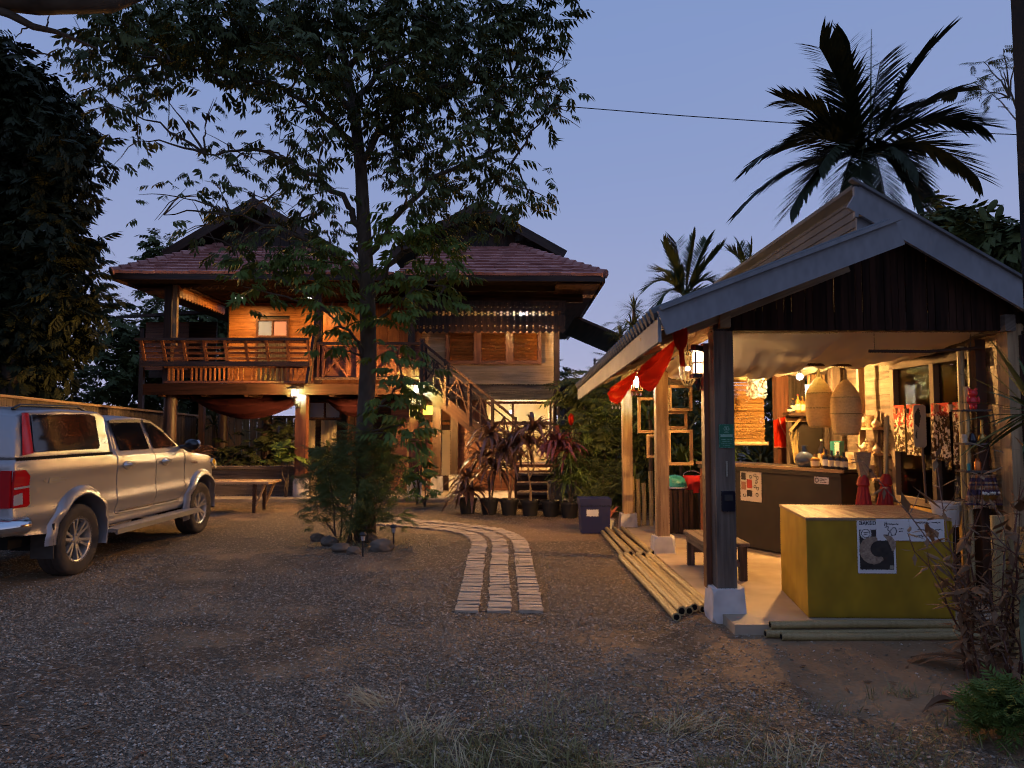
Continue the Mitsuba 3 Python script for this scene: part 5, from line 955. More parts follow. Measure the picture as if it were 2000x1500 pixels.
for sg in (1, -1):
    for cy in (RY, FY): obj('wheel_housing', (lambda m: (m[0], m[1], None))(sheet(np.array([[[TX + sg * x, cy + .478 * math.cos(a), WR_ + .02 + .478 * math.sin(a)] for x in (.45, .90)] for a in np.linspace(-.15, math.pi + .15, 20)]))), 'under_black', TR)
    obj('inner_guard', box(.02, 1.1, .62, (TX + sg * .45, RY, .75)), 'under_black', TR); obj('inner_guard', box(.02, 1.1, .62, (TX + sg * .45, FY, .75)), 'under_black', TR)
obj('mud_flap', box(.24, .012, .36, (TX + .80, 7.50, .44), .004), 'rubber', TR)
# wheels
def tyre():
    W, R = .265, WR_
    pr = [(.235, -W * .42), (.30, -W * .5), (.345, -W * .5), (R - .012, -W * .44), (R, -W * .36), (R, -W * .13), (R - .010, -W * .12), (R - .010, -W * .09), (R, -W * .08), (R, W * .08), (R - .010, W * .09), (R - .010, W * .12), (R, W * .13), (R, W * .36), (R - .012, W * .44), (.345, W * .5), (.30, W * .5), (.235, W * .42)]
    m = lathe(pr, 72); v = m[0]; a = np.arctan2(v[:, 1], v[:, 0]); r = np.hypot(v[:, 0], v[:, 1])
    k = np.where((r > R - .005) & (np.abs(v[:, 2]) > W * .1), np.where((np.round(a / (2 * math.pi) * 72) % 2) > 0, 1 - .02, 1.0), 1.0); v[:, 0] *= k; v[:, 1] *= k
    return mv((v, m[1], None), ry=math.pi / 2)
def rim():
    out = [lathe([(.238, -.10), (.245, -.112), (.252, -.112), (.252, .112), (.245, .115), (.222, .10), (.205, .04), (.20, -.10)], 40)]
    hub = [lathe([(0, .085), (.035, .085), (.04, .07), (.068, .066), (.075, .04), (.075, .0), (0, 0)], 24)]
    sp = []
    for i in range(6):
        for d in (-.135, .135):
            a = i * math.pi / 3 + d * .9; b = i * math.pi / 3 + d * 1.25
            sp.append(beam((.05 * math.cos(a), .05 * math.sin(a), .055), (.222 * math.cos(b), .222 * math.sin(b), .082), .028, .045, .008, up=(0, 0, 1)))
    nuts = [lathe([(0, .09), (.011, .09), (.011, .06)], 6, (.052 * math.cos(q), .052 * math.sin(q), 0)) for q in np.arange(6) * math.pi / 3 + .5]
    return mv(cat(*[(m[0], m[1], None) for m in out + hub + sp + nuts]), ry=math.pi / 2)
ty, ri, dk_ = tyre(), rim(), mv(lathe([(0, -.02), (.2, -.02), (.2, -.04), (0, -.04)], 24), ry=math.pi / 2)
wsrc = None
for cy in (RY, FY):
    for sg in (1, -1):
        M = T().translate([TX + sg * .765, cy, WR_ - .006]).rotate([0, 0, 1], 0 if sg > 0 else 180).rotate([1, 0, 0], 13 if cy < 9 else -8)
        w = obj('wheel', dk_, 'under_black', TR); scene[w]['to_world'] = M
        for nm, m, mt in (('tyre', ty, 'rubber'), ('rim', ri, 'alloy')): q = obj(nm, m, mt, w, smooth=35); scene[q]['to_world'] = M

# ================================================================ vegetation
def leaf_mat(name, lo, hi, rough=.65, spec=.18, trans=.0):
    scene[name] = two({'type': 'principled', 'base_color': mikit.proc(lambda p, n, uv: mikit.mix(lo, hi, dr.clip(mikit.noise(p.x * 7, p.y * 7, p.z * 7) * .6 + mikit.noise(p.x * 1.6, p.y * 1.6, p.z * 1.6) * .6 - .1, 0, 1))), 'roughness': rough, 'specular': spec})
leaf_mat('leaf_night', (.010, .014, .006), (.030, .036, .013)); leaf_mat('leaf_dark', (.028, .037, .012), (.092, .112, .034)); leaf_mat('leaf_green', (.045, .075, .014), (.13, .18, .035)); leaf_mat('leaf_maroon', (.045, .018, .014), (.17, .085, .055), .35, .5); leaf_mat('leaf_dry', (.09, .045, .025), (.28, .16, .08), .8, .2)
leaf_mat('grass_blade', (.12, .11, .035), (.42, .34, .15), .7, .2)
paint('bark', mikit.proc(lambda p, n, uv: mikit.mix((.035, .026, .019), (.13, .10, .075), mikit.fbm(p.x * 12, p.y * 12, p.z * 5, 4))), .9, .15)
def leaflet(L, w, fold=.12):
    """one leaf along +x: two folded halves"""
    return (np.array([[0, 0, 0], [L * .38, w / 2, -fold * w], [L, 0, -L * .10], [L * .38, -w / 2, -fold * w], [L * .42, 0, .0]]), np.array([[0, 4, 1], [1, 4, 2], [0, 3, 4], [3, 2, 4]]))
def frame_of(d, up=(0, 0, 1)):
    x = unit(d); y = np.cross(np.asarray(up, float), x)
    if np.linalg.norm(y) < 1e-4: y = np.cross(V(0, 1, 0), x)
    y = unit(y); return np.column_stack([x, y, np.cross(x, y)])
def pinnate(n=5, L=.42, l=.17, w=.052, droop=.75, seed=0):
    """compound leaf along +x with drooping leaflets"""
    r = np.random.default_rng(seed); out = []
    base = leaflet(1, 1)
    base = (base[0], base[1])
    pts = []
    for i in range(n + 1):
        t = (i + .6) / (n + .6); p = V(L * t, 0, -.18 * L * t * t)
        ss = (1, -1) if i < n else (0,)
        for s in ss:
            d = unit(V(.55 if s else 1, .75 * s, -droop * (.6 + .5 * r.random()))); k = l * (.75 + .35 * math.sin(math.pi * (t * .8 + .15))) * (.9 + .2 * r.random())
            lf = leaflet(k, w * k / l * (.9 + .2 * r.random())); out.append(((lf[0] @ frame_of(d).T) + p, lf[1], None))
    out.append((np.array([[0, -.004, 0], [0, .004, 0], [L, 0, -.18 * L], [L * .5, 0, -.04 * L]]), np.array([[0, 3, 1], [1, 3, 2], [0, 2, 3]]), None))
    m = cat(*out); return m[0], m[1]
def crown(clusters, bases, seed, size=(.75, 1.15), pitch=(-.35, .25), turn=.8):
    """leaves spread through ellipsoids (x, y, z, rx, ry, rz, n); outer leaves point away from the middle"""
    r = np.random.default_rng(seed); ms = []
    for c in clusters:
        n = int(c[6]); d = r.normal(size=(n, 3)); d /= np.linalg.norm(d, axis=1, keepdims=True); q = r.random(n) ** .45
        pos = np.array(c[:3]) + d * q[:, None] * np.array(c[3:6])
        yaw = np.arctan2(d[:, 1], d[:, 0]) + r.normal(0, turn, n); pt = pitch[0] + (pitch[1] - pitch[0]) * r.random(n); s = size[0] + (size[1] - size[0]) * r.random(n)
        R = rots(yaw, pt, r.normal(0, .35, n)); which = r.integers(len(bases), size=n)
        for b in range(len(bases)):
            k = which == b
            if k.any(): ms.append(scatter(bases[b], R[k], pos[k], s[k]))
    return cat(*ms)
def limb(a, b, r0, r1, seed=0, sag=.08, n=7):
    r = np.random.default_rng(seed); a, b = np.asarray(a, float), np.asarray(b, float); L = np.linalg.norm(b - a); t = np.linspace(0, 1, n)[:, None]
    p = a + (b - a) * t + np.sin(t * math.pi) * V(0, 0, sag * L) + r.normal(0, .02 * L, (n, 3)) * np.sin(t * math.pi); return tube(p, r0 + (r1 - r0) * t[:, 0], 7)
# ---- the tree in the middle of the yard
TB = [(-2.128, 10.500, -0.117), (-2.130, 10.500, 0.678), (-2.162, 10.500, 1.496), (-2.108, 10.500, 2.622), (-2.143, 10.500, 3.686), (-2.199, 10.500, 4.531), (-2.256, 10.500, 5.462), (-2.367, 10.500, 6.363), (-2.515, 10.500, 7.115), (-2.712, 10.500, 7.912)]
MT = thing('shade_tree', 'tall slim tree with drooping compound leaves in the middle of the yard', 'tree')
obj('trunk', tube(TB, [.17, .135, .125, .12, .115, .105, .09, .08, .06, .035], 12), 'bark', MT, smooth=True)
def C(p, rx, rz, n, ry=None): return (*p, rx, ry or rx * 1.1, rz, n)
TC = [C(p, .62, .5, n) for p, n in (
    ((-5.077, 9.000, 6.877), 95), ((-5.187, 10.500, 7.712), 120), ((-3.869, 9.200, 7.064), 130), ((-3.811, 11.000, 7.960), 140), ((-2.691, 9.600, 7.300), 130), ((-2.230, 10.800, 7.927), 140), ((-1.332, 9.500, 7.241), 120), ((-0.811, 11.000, 8.043), 120), ((-0.148, 10.000, 7.613), 90), ((0.461, 10.400, 7.852), 60),
    ((-5.560, 10.800, 7.435), 80), ((-4.192, 9.500, 6.700), 95), ((-3.934, 10.500, 7.075), 90), ((-2.772, 9.200, 6.436), 110), ((-1.572, 9.300, 6.488), 110), ((-1.191, 10.800, 7.312), 100), ((-0.432, 9.800, 6.823), 85), ((0.234, 10.600, 7.367), 55))]
TC = [(*c[:6], c[6] * .95) for c in TC]
TC += [C(p, .52, .44, n * 1.15) for p, n in (
    ((-1.465, 10.000, 6.326), 65), ((-0.985, 11.200, 6.931), 60), ((-0.293, 10.000, 6.326), 55), ((0.467, 10.600, 6.847), 30), ((0.560, 10.200, 6.228), 24), ((-0.080, 11.000, 6.383), 40), ((-0.708, 9.700, 5.604), 55), ((-1.445, 11.000, 6.054), 50), ((-0.303, 10.400, 5.503), 45), ((0.229, 10.500, 5.151), 20), ((-1.059, 11.200, 5.469), 45), ((-0.259, 10.200, 4.711), 36), ((-0.862, 10.800, 4.773), 36), ((-1.425, 9.800, 4.916), 45), ((-1.890, 10.800, 5.813), 45), ((-1.903, 10.000, 6.176), 50),
    ((-2.901, 11.000, 6.795), 45), ((-3.220, 10.000, 6.138), 26), ((-5.394, 9.800, 6.527), 34), ((-5.518, 9.600, 6.030), 30), ((-5.787, 9.600, 6.717), 34), ((-5.223, 9.800, 5.608), 5), ((-4.907, 10.000, 6.251), 8), ((-4.560, 10.400, 6.046), 10), ((-3.942, 10.200, 5.580), 14), ((-3.528, 11.000, 5.808), 26), ((-2.700, 10.000, 5.652), 36), ((-4.144, 10.000, 4.983), 22), ((-4.723, 10.000, 4.872), 10), ((-4.934, 10.000, 4.614), 4), ((-3.696, 10.600, 5.028), 18), ((-2.834, 10.000, 4.909), 42), ((-2.817, 10.800, 4.614), 30), ((-3.186, 10.000, 4.246), 26), ((-3.868, 9.900, 4.111), 16), ((-4.610, 10.600, 4.637), 6))]
LC = [C(p, .40, .34, n * 1.25) for p, n in (((-3.469, 9.800, 3.835), 22), ((-2.948, 10.200, 3.925), 26), ((-3.711, 9.800, 3.549), 7), ((-2.505, 9.900, 4.003), 16), ((-1.594, 10.000, 4.393), 26), ((-1.107, 10.200, 4.224), 22), ((-1.531, 10.100, 3.755), 24), ((-0.938, 10.000, 3.661), 14), ((-2.496, 9.900, 3.353), 10), ((-1.728, 10.000, 3.298), 18), ((-2.516, 10.000, 3.008), 8), ((-1.650, 10.000, 2.647), 10), ((-1.432, 10.000, 2.287), 7), ((-2.635, 10.200, 2.741), 4), ((-1.733, 10.100, 2.077), 12), ((-1.455, 10.200, 1.645), 8), ((-1.659, 10.100, 1.860), 6), ((-1.655, 10.100, 1.501), 8), ((-1.080, 10.000, 3.370), 6))]
pin = [pinnate(3, .30, .20, .078, 1.0, s) for s in (1, 2, 3)] + [pinnate(4, .36, .17, .065, .9, 19)]
tc = crown(TC[:18], pin, 21, (.5, .9), (-.5, .3), 1.3); tc = cat(tc, crown(TC[18:], pin, 23, (.42, .82), (-.6, .3), 1.4)); obj('crown', tc, 'leaf_dark', MT)
obj('low_leaves', crown(LC, pin, 22, (.65, 1.0), (-.3, .3), 1.0), 'leaf_green', MT, label='lower leaves coloured yellow green to paint in house lamp light')  # lamp light on the lower leaves is put into their lighter colour
LIMBS = [[(-2.366, 10.500, 6.285), (-2.693, 10.200, 6.611), (-2.989, 9.800, 6.786), (-3.463, 9.400, 6.968)], [(-2.298, 10.500, 5.775), (-2.712, 10.300, 6.157), (-3.226, 10.000, 6.439), (-3.916, 9.700, 6.477), (-4.727, 9.600, 6.644)], [(-2.382, 10.500, 6.363), (-2.024, 10.600, 7.007), (-1.352, 10.800, 7.598), (-0.325, 11.000, 8.127)],
    [(-2.265, 10.500, 5.540), (-1.750, 10.400, 6.279), (-0.982, 10.300, 6.622), (0.000, 10.400, 6.827)], [(-2.189, 10.500, 4.377), (-2.417, 10.400, 4.887), (-2.971, 10.200, 5.353), (-3.684, 10.100, 5.617), (-4.419, 10.100, 5.542)], [(-2.155, 10.500, 4.069), (-1.809, 10.400, 4.580), (-1.211, 10.400, 5.272), (-0.303, 10.400, 5.658), (0.076, 10.400, 5.426)],
    [(-2.151, 10.500, 3.686), (-2.532, 10.300, 4.098), (-3.220, 10.100, 4.421), (-3.990, 10.000, 4.614)], [(-2.113, 10.500, 3.077), (-1.632, 10.300, 3.422), (-1.251, 10.200, 3.702), (-0.947, 10.100, 3.608)], [(-2.116, 10.500, 2.622), (-2.293, 10.300, 2.900), (-2.617, 10.100, 3.241)], [(-2.133, 10.500, 3.457), (-1.729, 10.400, 4.046), (-1.130, 10.400, 4.504), (-0.609, 10.500, 4.763)], [(-2.156, 10.500, 1.645), (-1.840, 10.300, 2.012), (-1.533, 10.200, 2.227)], [(-2.385, 10.500, 6.561), (-2.886, 10.900, 7.488), (-3.634, 11.200, 8.160), (-4.381, 11.400, 8.711)], [(-2.467, 10.500, 6.956), (-2.137, 10.000, 7.308), (-1.702, 9.600, 7.520)]]
def fine_line(p, n=8):
    p = np.array(p, float); t = np.linspace(0, len(p) - 1, n * (len(p) - 1) + 1); return np.stack([np.interp(t, range(len(p)), p[:, q]) for q in range(3)], 1)
nodes = [np.array(TB[1:])]
for i, l in enumerate(LIMBS):
    q = fine_line(l, 5); q[1:-1] += np.random.default_rng(i).normal(0, .025, q[1:-1].shape); obj('limb', tube(q, np.linspace(.055 if i not in (7, 8, 10) else .03, .012, len(q)), 8), 'bark', MT, smooth=True); nodes.append(q[3:])
nodes = np.vstack(nodes)
for i, c in enumerate(TC + LC):
    e = np.array(c[:3]); d = np.linalg.norm(nodes - e, axis=1) + 1.2 * np.maximum(nodes[:, 2] - e[2] + .1, 0); a = nodes[np.argmin(d)]
    if np.linalg.norm(e - a) > .15: obj('branch', limb(a, e, .02, .006, i, .05), 'bark', MT, smooth=True)
tw = []; r_ = np.random.default_rng(31)
for i in range(260):
    c = TC[r_.integers(len(TC))]; a = np.array(c[:3]); d = unit(r_.normal(size=3)) * np.array(c[3:6]); tw.append(limb(a, a + d * 1.05, .009, .003, i, .05, 4))
obj('twigs', cat(*tw), 'bark', MT, kind='stuff')
# ---- big dark tree at the left, hanging over the fence
BT = thing('dense_tree', 'large dark bushy tree rising behind the fence at the left edge', 'tree')
btc = [C(p, .80, .72, n * 1.9, 1.0) for p, n in (((-10.490, 14.000, 8.837), 110), ((-10.093, 14.500, 8.439), 150), ((-11.186, 15.000, 8.111), 150), ((-9.537, 14.500, 7.787), 120), ((-8.905, 14.200, 7.130), 70), ((-10.387, 15.000, 7.328), 150), ((-10.749, 14.500, 6.385), 150), ((-9.550, 14.600, 6.418), 130), ((-10.434, 15.000, 5.775), 150), ((-9.227, 14.400, 5.398), 120), ((-10.812, 14.600, 4.915), 140), ((-10.170, 15.000, 4.568), 140), ((-8.980, 14.400, 4.345), 90), ((-10.674, 15.000, 3.697), 130), ((-9.696, 15.000, 3.480), 110), ((-11.069, 15.000, 2.832), 90), ((-10.366, 15.400, 2.753), 90), ((-12.142, 15.000, 7.439), 140), ((-12.039, 15.000, 5.225), 140), ((-11.856, 15.000, 3.588), 110))]
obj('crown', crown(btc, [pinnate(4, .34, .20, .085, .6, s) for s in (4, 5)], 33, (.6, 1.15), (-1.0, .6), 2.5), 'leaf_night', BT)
obj('trunk', tube([(-10.6, 15, 0), (-10.5, 15, 2.5), (-10.3, 14.8, 5), (-10.0, 14.6, 8)], [.26, .22, .16, .06], 10), 'bark', BT, smooth=True)
for i, c in enumerate(btc): obj('branch', limb((-10.5, 15, min(max(c[2] - .8, 1.2), 6.5)), c[:3], .07, .015, i + 70), 'bark', BT, smooth=True)
# ---- overhanging bough of a tree that stands outside the picture
OB = thing('overhanging_bough', 'thick dark bough reaching in at the top left corner', 'bough')
obj('limb', tube([(-9.3, 7.2, 0), (-9.15, 7.1, 2.0), (-7.9, 6.85, 4.6), (-5.172, 6.600, 5.780), (-4.535, 6.600, 5.700), (-3.968, 6.800, 5.802), (-3.570, 7.200, 6.268)], [.30, .26, .22, .17, .15, .12, .08], 10), 'bark', OB, smooth=True)
obj('branch', tube([(-5.168, 6.600, 5.679), (-4.772, 6.600, 5.538), (-4.617, 6.700, 5.475), (-4.524, 6.900, 5.537), (-4.290, 7.200, 5.527)], [.05, .04, .035, .025, .01], 8), 'bark', OB, smooth=True)
for i, (a, b) in enumerate((((-4.642, 6.700, 5.485), (-4.857, 6.800, 5.414)), ((-4.560, 6.800, 5.502), (-4.592, 6.900, 5.732)), ((-4.473, 6.900, 5.517), (-4.371, 7.000, 5.233)), ((-4.840, 7.000, 5.392), (-4.432, 7.100, 5.258)))): obj('twig', limb(a, b, .010, .003, i + 9), 'bark', OB)
# ---- further trees and hedges behind the house and the hut
def bush(name, label, cat_, cl, seed, mat='leaf_dark', bases=None, stems=None, size=(.8, 1.2), group=None):
    k = thing(name, label, cat_, group); obj('foliage', crown([(*c[:6], c[6] * (2.2 if bases is BK2 else 1)) for c in cl] if bases is not None else cl, bases or [pinnate(4, .30, .13, .05, .5, s) for s in (6, 7)], seed, size, (-.7, .6), 2.0), mat, k)
    for i, c in enumerate(cl):
        b = stems or (c[0] + .2 * math.sin(i), c[1], 0); obj('stem', limb((b[0], b[1], 0), c[:3], .035 if c[2] > 2 else .018, .008, seed + i), 'bark', k)
    return k
BK2 = [pinnate(3, .42, .24, .12, .5, s) for s in (8, 9)]
bush('backdrop_tree', 'dark tree filling the gap between left tree and veranda', 'tree', [C(p, 1.5, 1.2, 90, 1.6) for p in ((-13.111, 24.000, 4.937), (-12.218, 24.000, 3.898), (-12.842, 23.000, 3.142), (-12.511, 26.000, 4.836), (-12.081, 23.000, 2.483))], 41, bases=BK2)
bush('backdrop_tree', 'broad leaved dark tree seen through the open veranda', 'tree', [C(p, 1.5, 1.0, 75, 1.4) for p in ((-12.227, 27.000, 5.350), (-11.261, 27.000, 5.545), (-11.625, 27.000, 4.570), (-10.661, 27.000, 4.765), (-12.766, 27.000, 3.793))], 42, bases=BK2)
bush('backdrop_tree', 'small treetop showing above the left roof corner', 'tree', [C(p, .8, .9, 40, .8) for p in ((-14.929, 30.000, 8.995), (-14.955, 30.000, 8.381), (-15.038, 30.000, 7.505))], 43, bases=BK2)
for i, (x, y, h, nm) in enumerate(((-15, 21, 3.6, 'dark hedge tree far left beyond the fence'), (-19, 24, 4.2, 'hedge tree outside the fence, farthest left'), (-12, 27, 4.2, 'tall hedge tree far behind the annex'), (-5, 30, 4.2, 'hedge tree directly behind the house'), (0, 30, 4.2, 'hedge tree behind the staircase side of the house'), (-13.5, 12, 4.4, 'hedge tree outside the left fence level with the truck bonnet'), (-13, 7, 4.2, 'hedge tree outside the left fence level with the truck tail'), (7.5, 17, 4.4, 'hedge tree behind the hut to the right'), (8, 11, 4.2, 'hedge tree right of the hut, outside its wall'), (8, 5.5, 4.0, 'hedge tree at the right outside the picture edge'), (4.5, 24, 4.0, 'hedge tree far behind the hut'))):
    bush('hedge_tree', nm, 'tree', [(x + .9 * math.sin(j * 2.4), y + .9 * math.cos(j * 2.4), .6 + h * .8 * (j + .5) / 7, 1.5, 1.4, .9, 60) for j in range(7)], 50 + i, bases=BK2, stems=(x, y))
for i, (p, rx, rz, n, nm) in enumerate((((1.391, 15.000, 1.651), .42, .75, 200, 'feathery dark shrub just right of the red leaved pot plants'), ((1.899, 14.000, 1.949), .55, .85, 300, 'tall feathery bamboo shrub left of the rear hut lantern'), ((1.687, 13.200, 0.713), .5, .5, 180, 'low dark shrub behind the purple cool box'), ((2.744, 17.000, 3.359), .7, .8, 160, 'dark shrub below the spiky palm between house and hut'))):
    bush('garden_shrub', nm, 'shrub', [(p[0] + rx * .5 * math.sin(j * 2), p[1] + .3 * math.cos(j * 2), p[2] + rz * (.5 * math.cos(j * 1.3)), rx, .5, rz * .7, n / 4) for j in range(4)] + [(p[0], p[1], p[2] * .45, rx * .8, .4, p[2] * .4, n / 4)], 60 + i, 'leaf_dark' if i != 1 else 'leaf_green', [pinnate(6, .26, .10, .018, .5, s) for s in (11, 12)], (p[0], p[1]))
# strap leaved plants: rosettes of arching blades
def strap(L, w, arch, n=7, tipdown=1.0):
    t = np.linspace(0, 1, n); x = L * (t * math.cos(arch) + 0 * t); z = L * (t * math.sin(arch) - tipdown * .55 * t ** 2.4); ww = w * np.sin(np.clip(t * .9 + .12, 0, 1) * math.pi) ** .7 + .001
    P = np.stack([np.stack([x, s * ww / 2, z - .15 * abs(s) * ww * -1], -1) for s in (-1, 0, 1)]); m = sheet(P); return m[0], m[1]
def rosette(c, n, L, w, seed, up=.5, spread=.9, tipdown=1.0):
    r = np.random.default_rng(seed); ms = []
    for i in range(n):
        a = r.normal(up, .35) if spread < 1.2 else r.uniform(-.5, 1.5); b = strap(L * (.7 + .45 * r.random()), w * (.8 + .4 * r.random()), min(a, 1.5), 7, tipdown * (.6 + .8 * r.random())); ms.append(mv((b[0], b[1], None), np.asarray(c) + r.normal(0, .012, 3), rz=i * 2.4 + r.normal(0, .3)))
    return cat(*ms)
for i, (p, n, nm) in enumerate((((3.705, 12.400, 1.119), 26, 'spiky green plant behind the bar counter and front post'), ((2.863, 12.200, 1.041), 26, 'spiky green plant seen through the large hanging frame'), ((2.427, 12.600, 1.738), 24, 'green fan leaved plant behind the tall empty frame'), ((3.469, 12.800, 1.648), 26, 'dark strap leaved plant beside the bamboo blind'), ((4.390, 12.600, 1.022), 26, 'dark strap leaved plant between the blind and the brown post'), ((2.077, 12.200, 0.524), 24, 'low strap leaved plant behind the rear hut post'))):
    k = thing('strap_plant', nm, 'plant'); obj('leaves', rosette(p, n + 10, .85, .05, 80 + i, .75), 'leaf_green' if i < 3 else 'leaf_dark', k, smooth=True); obj('stem', tube([(p[0], p[1], 0), (p[0], p[1], p[2])], [.05, .03], 7), 'bark', k)
for i, (x, nm) in enumerate(((1.7, 'dark hedge behind the hut, left part'), (2.9, 'dark hedge behind the hut, middle part'), (4.1, 'dark hedge behind the hut, right part'), (5.6, 'dark hedge behind the hut beyond its right wall'))):
    bush('hut_hedge', nm, 'hedge', [(x + .35 * math.sin(j * 2.1), 14.2 + .3 * math.cos(j), .25 + .42 * j, .62, .5, .42, 80) for j in range(6)], 90 + i, bases=[pinnate(4, .30, .14, .06, .5, s) for s in (6, 7)], stems=(x, 14.2), size=(.8, 1.3))
# ---- palms
def frond(base, tip, rise, L, w, n, seed, hang=.5):
    r = np.random.default_rng(seed); b, e = np.asarray(base, float), np.asarray(tip, float); c = (b + e) / 2 + V(0, 0, rise); t = np.linspace(0, 1, 24)[:, None]; p = (1 - t) ** 2 * b + 2 * t * (1 - t) * c + t * t * e
    rib = tube(p, np.linspace(.025, .006, 24), 5); ms = []
    for i in range(n):
        s = .16 + .84 * (i + .5) / n; k = s * 23; j = min(int(k), 22); q = p[j] + (p[j + 1] - p[j]) * (k - j); d = unit(p[j + 1] - p[j]); y = unit(np.cross(d, V(0, 0, 1))); up = np.cross(y, d)
        l = L * (.72 + .28 * math.sin(math.pi * min(1, s * .85 + .15))) * (.85 + .3 * r.random())
        for sd in (-1, 1):
            v = unit(d * (.62 + .5 * s) + y * sd * .8 + up * (.22 + .15 * r.random()) - V(0, 0, hang * (.5 + .6 * r.random()))); f = frame_of(v); tt = np.linspace(0, 1, 4)
            P = np.stack([np.stack([l * tt, sg * w / 2 * np.array([.55, 1, .85, .06]), -.22 * l * tt ** 2 * hang], -1) for sg in (-1, 1)]); m = sheet(P); ms.append((m[0] @ f.T + q, m[1], None))
    return cat((rib[0], rib[1], None), *ms)
def palm(label, cen, tips, L, w, n, seed, trunk_r, hang=.5, mat='leaf_dark'):
    k = thing('palm_tree', label, 'palm'); cen = np.asarray(cen)
    for i, (tp, rise) in enumerate(tips): obj('frond', frond(cen, tp, rise, L, w, n, seed + i, hang), mat, k)
    obj('trunk', tube([(cen[0] + .1, cen[1], 0), (cen[0] + .06, cen[1], cen[2] * .6), cen - V(0, 0, .1)], [trunk_r, trunk_r * .85, trunk_r * .6], 10), 'bark', k, smooth=True); return k
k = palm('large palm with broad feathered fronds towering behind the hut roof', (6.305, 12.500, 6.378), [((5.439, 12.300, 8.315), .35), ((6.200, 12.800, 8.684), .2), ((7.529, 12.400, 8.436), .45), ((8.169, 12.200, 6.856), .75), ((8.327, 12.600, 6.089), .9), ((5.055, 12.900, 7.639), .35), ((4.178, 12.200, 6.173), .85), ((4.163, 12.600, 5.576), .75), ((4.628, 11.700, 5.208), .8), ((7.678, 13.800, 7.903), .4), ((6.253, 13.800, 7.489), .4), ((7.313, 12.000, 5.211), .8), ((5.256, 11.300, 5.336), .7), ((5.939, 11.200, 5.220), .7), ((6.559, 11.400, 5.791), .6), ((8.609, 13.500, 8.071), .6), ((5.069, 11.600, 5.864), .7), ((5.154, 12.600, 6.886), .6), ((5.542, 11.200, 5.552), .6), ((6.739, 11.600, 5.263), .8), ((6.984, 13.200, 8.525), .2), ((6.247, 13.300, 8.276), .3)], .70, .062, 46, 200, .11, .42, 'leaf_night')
obj('spear', tube([(6.397, 12.500, 7.031), (6.466, 12.500, 8.756)], [.02, .004], 6), 'leaf_dark', k)
palm('smaller dark palm between house and hut roof edge', (3.654, 15.000, 4.349), [((3.235, 15.000, 5.445), .1), ((3.544, 15.300, 5.588), .1), ((3.867, 15.000, 5.599), .05), ((4.182, 15.200, 5.607), .1), ((4.326, 14.800, 5.307), .1), ((2.856, 15.000, 4.546), .5), ((2.964, 14.700, 4.081), .5), ((4.328, 15.000, 4.622), .4), ((4.371, 14.800, 4.206), .4), ((3.374, 14.200, 3.998), .4), ((3.225, 15.400, 4.983), .3)], .46, .05, 22, 240, .09, .3)
palm('dark palm top peeping over the hut roof slope', (5.706, 17.000, 5.207), [((5.214, 17.000, 5.829), .25), ((5.540, 17.200, 6.029), .1), ((5.757, 17.000, 5.928), .1), ((6.074, 17.000, 5.779), .15), ((5.190, 16.800, 5.165), .35), ((6.141, 17.000, 5.455), .3)], .40, .035, 16, 260, .09, .2)
k = thing('spiky_palm', 'fine needle leaved plant with round heads left of the hut roof', 'plant')
for i, (p, n, L) in enumerate((((2.399, 14.000, 3.914), 110, .42), ((2.132, 14.000, 3.407), 80, .34), ((2.672, 14.200, 3.381), 80, .36))):
    obj('needles', rosette(p, n, L, .012, 270 + i, .4, 1.5, .4), 'leaf_dark', k, smooth=True); obj('stem', limb(((2.379, 14.000, 1.949)[0], 14, 0), p, .05, .03, i), 'bark', k)
obj('leaves', rosette((2.365, 14.000, 3.559), 26, .55, .05, 279, .2, 1.5, 1.0), 'leaf_dark', k, smooth=True)
bush('roadside_tree', 'broad leaved plant rising behind the right end of the hut roof', 'plant', [C(p, .45, .25, 30) for p in ((6.698, 10.500, 4.609), (6.806, 10.000, 4.246), (6.849, 9.600, 4.212), (6.621, 11.000, 4.831))], 280, bases=BK2, size=(.7, 1))
k = thing('cactus', 'dark cactus pads showing above the hut roof at the right', 'cactus')
for i, (p, a) in enumerate((((6.408, 9.600, 4.509), -.3), ((6.538, 9.600, 4.622), .7), ((6.632, 9.600, 4.530), .4), ((6.472, 9.600, 4.353), .1))): obj('pad', mv((lambda b: (b[0] * np.array([.05, .025, .11]), b[1], b[2]))(ball(1, sub=2)), p, ry=a), 'leaf_dark', k, smooth=True)
obj('stem', tube([((6.472, 9.600, 4.353)[0], 9.6, 0), (6.472, 9.600, 4.353)], .05, 8), 'leaf_dark', k)
k = thing('fine_leaved_tree', 'fine feathery branch at the upper right edge of the sky', 'tree'); fb = [(5.942, 9.000, 6.059), (6.102, 9.000, 5.924), (6.085, 9.000, 6.331), (6.279, 9.000, 6.229), (6.356, 9.000, 6.501), (6.518, 9.000, 6.399), (6.230, 9.000, 5.822)]
obj('foliage', crown([C(p, .13, .08, 7, .2) for p in fb], [pinnate(7, .20, .05, .016, .5, 13)], 290, (.8, 1.2)), 'leaf_dark', k); mm = (6.948, 9.000, 4.915)
for i, p in enumerate(fb): obj('branch', limb((6.409, 9.000, 5.856) if i else mm, p, .012, .004, i + 300), 'bark', k)
obj('branch', tube([mm, (6.518, 9.000, 5.620), (6.344, 9.000, 6.195)], [.03, .016, .006], 6), 'bark', k); obj('trunk', tube([(mm[0] + .4, 9, 0), (mm[0] + .3, 9, 2.5), mm], [.12, .1, .03], 8), 'bark', k)
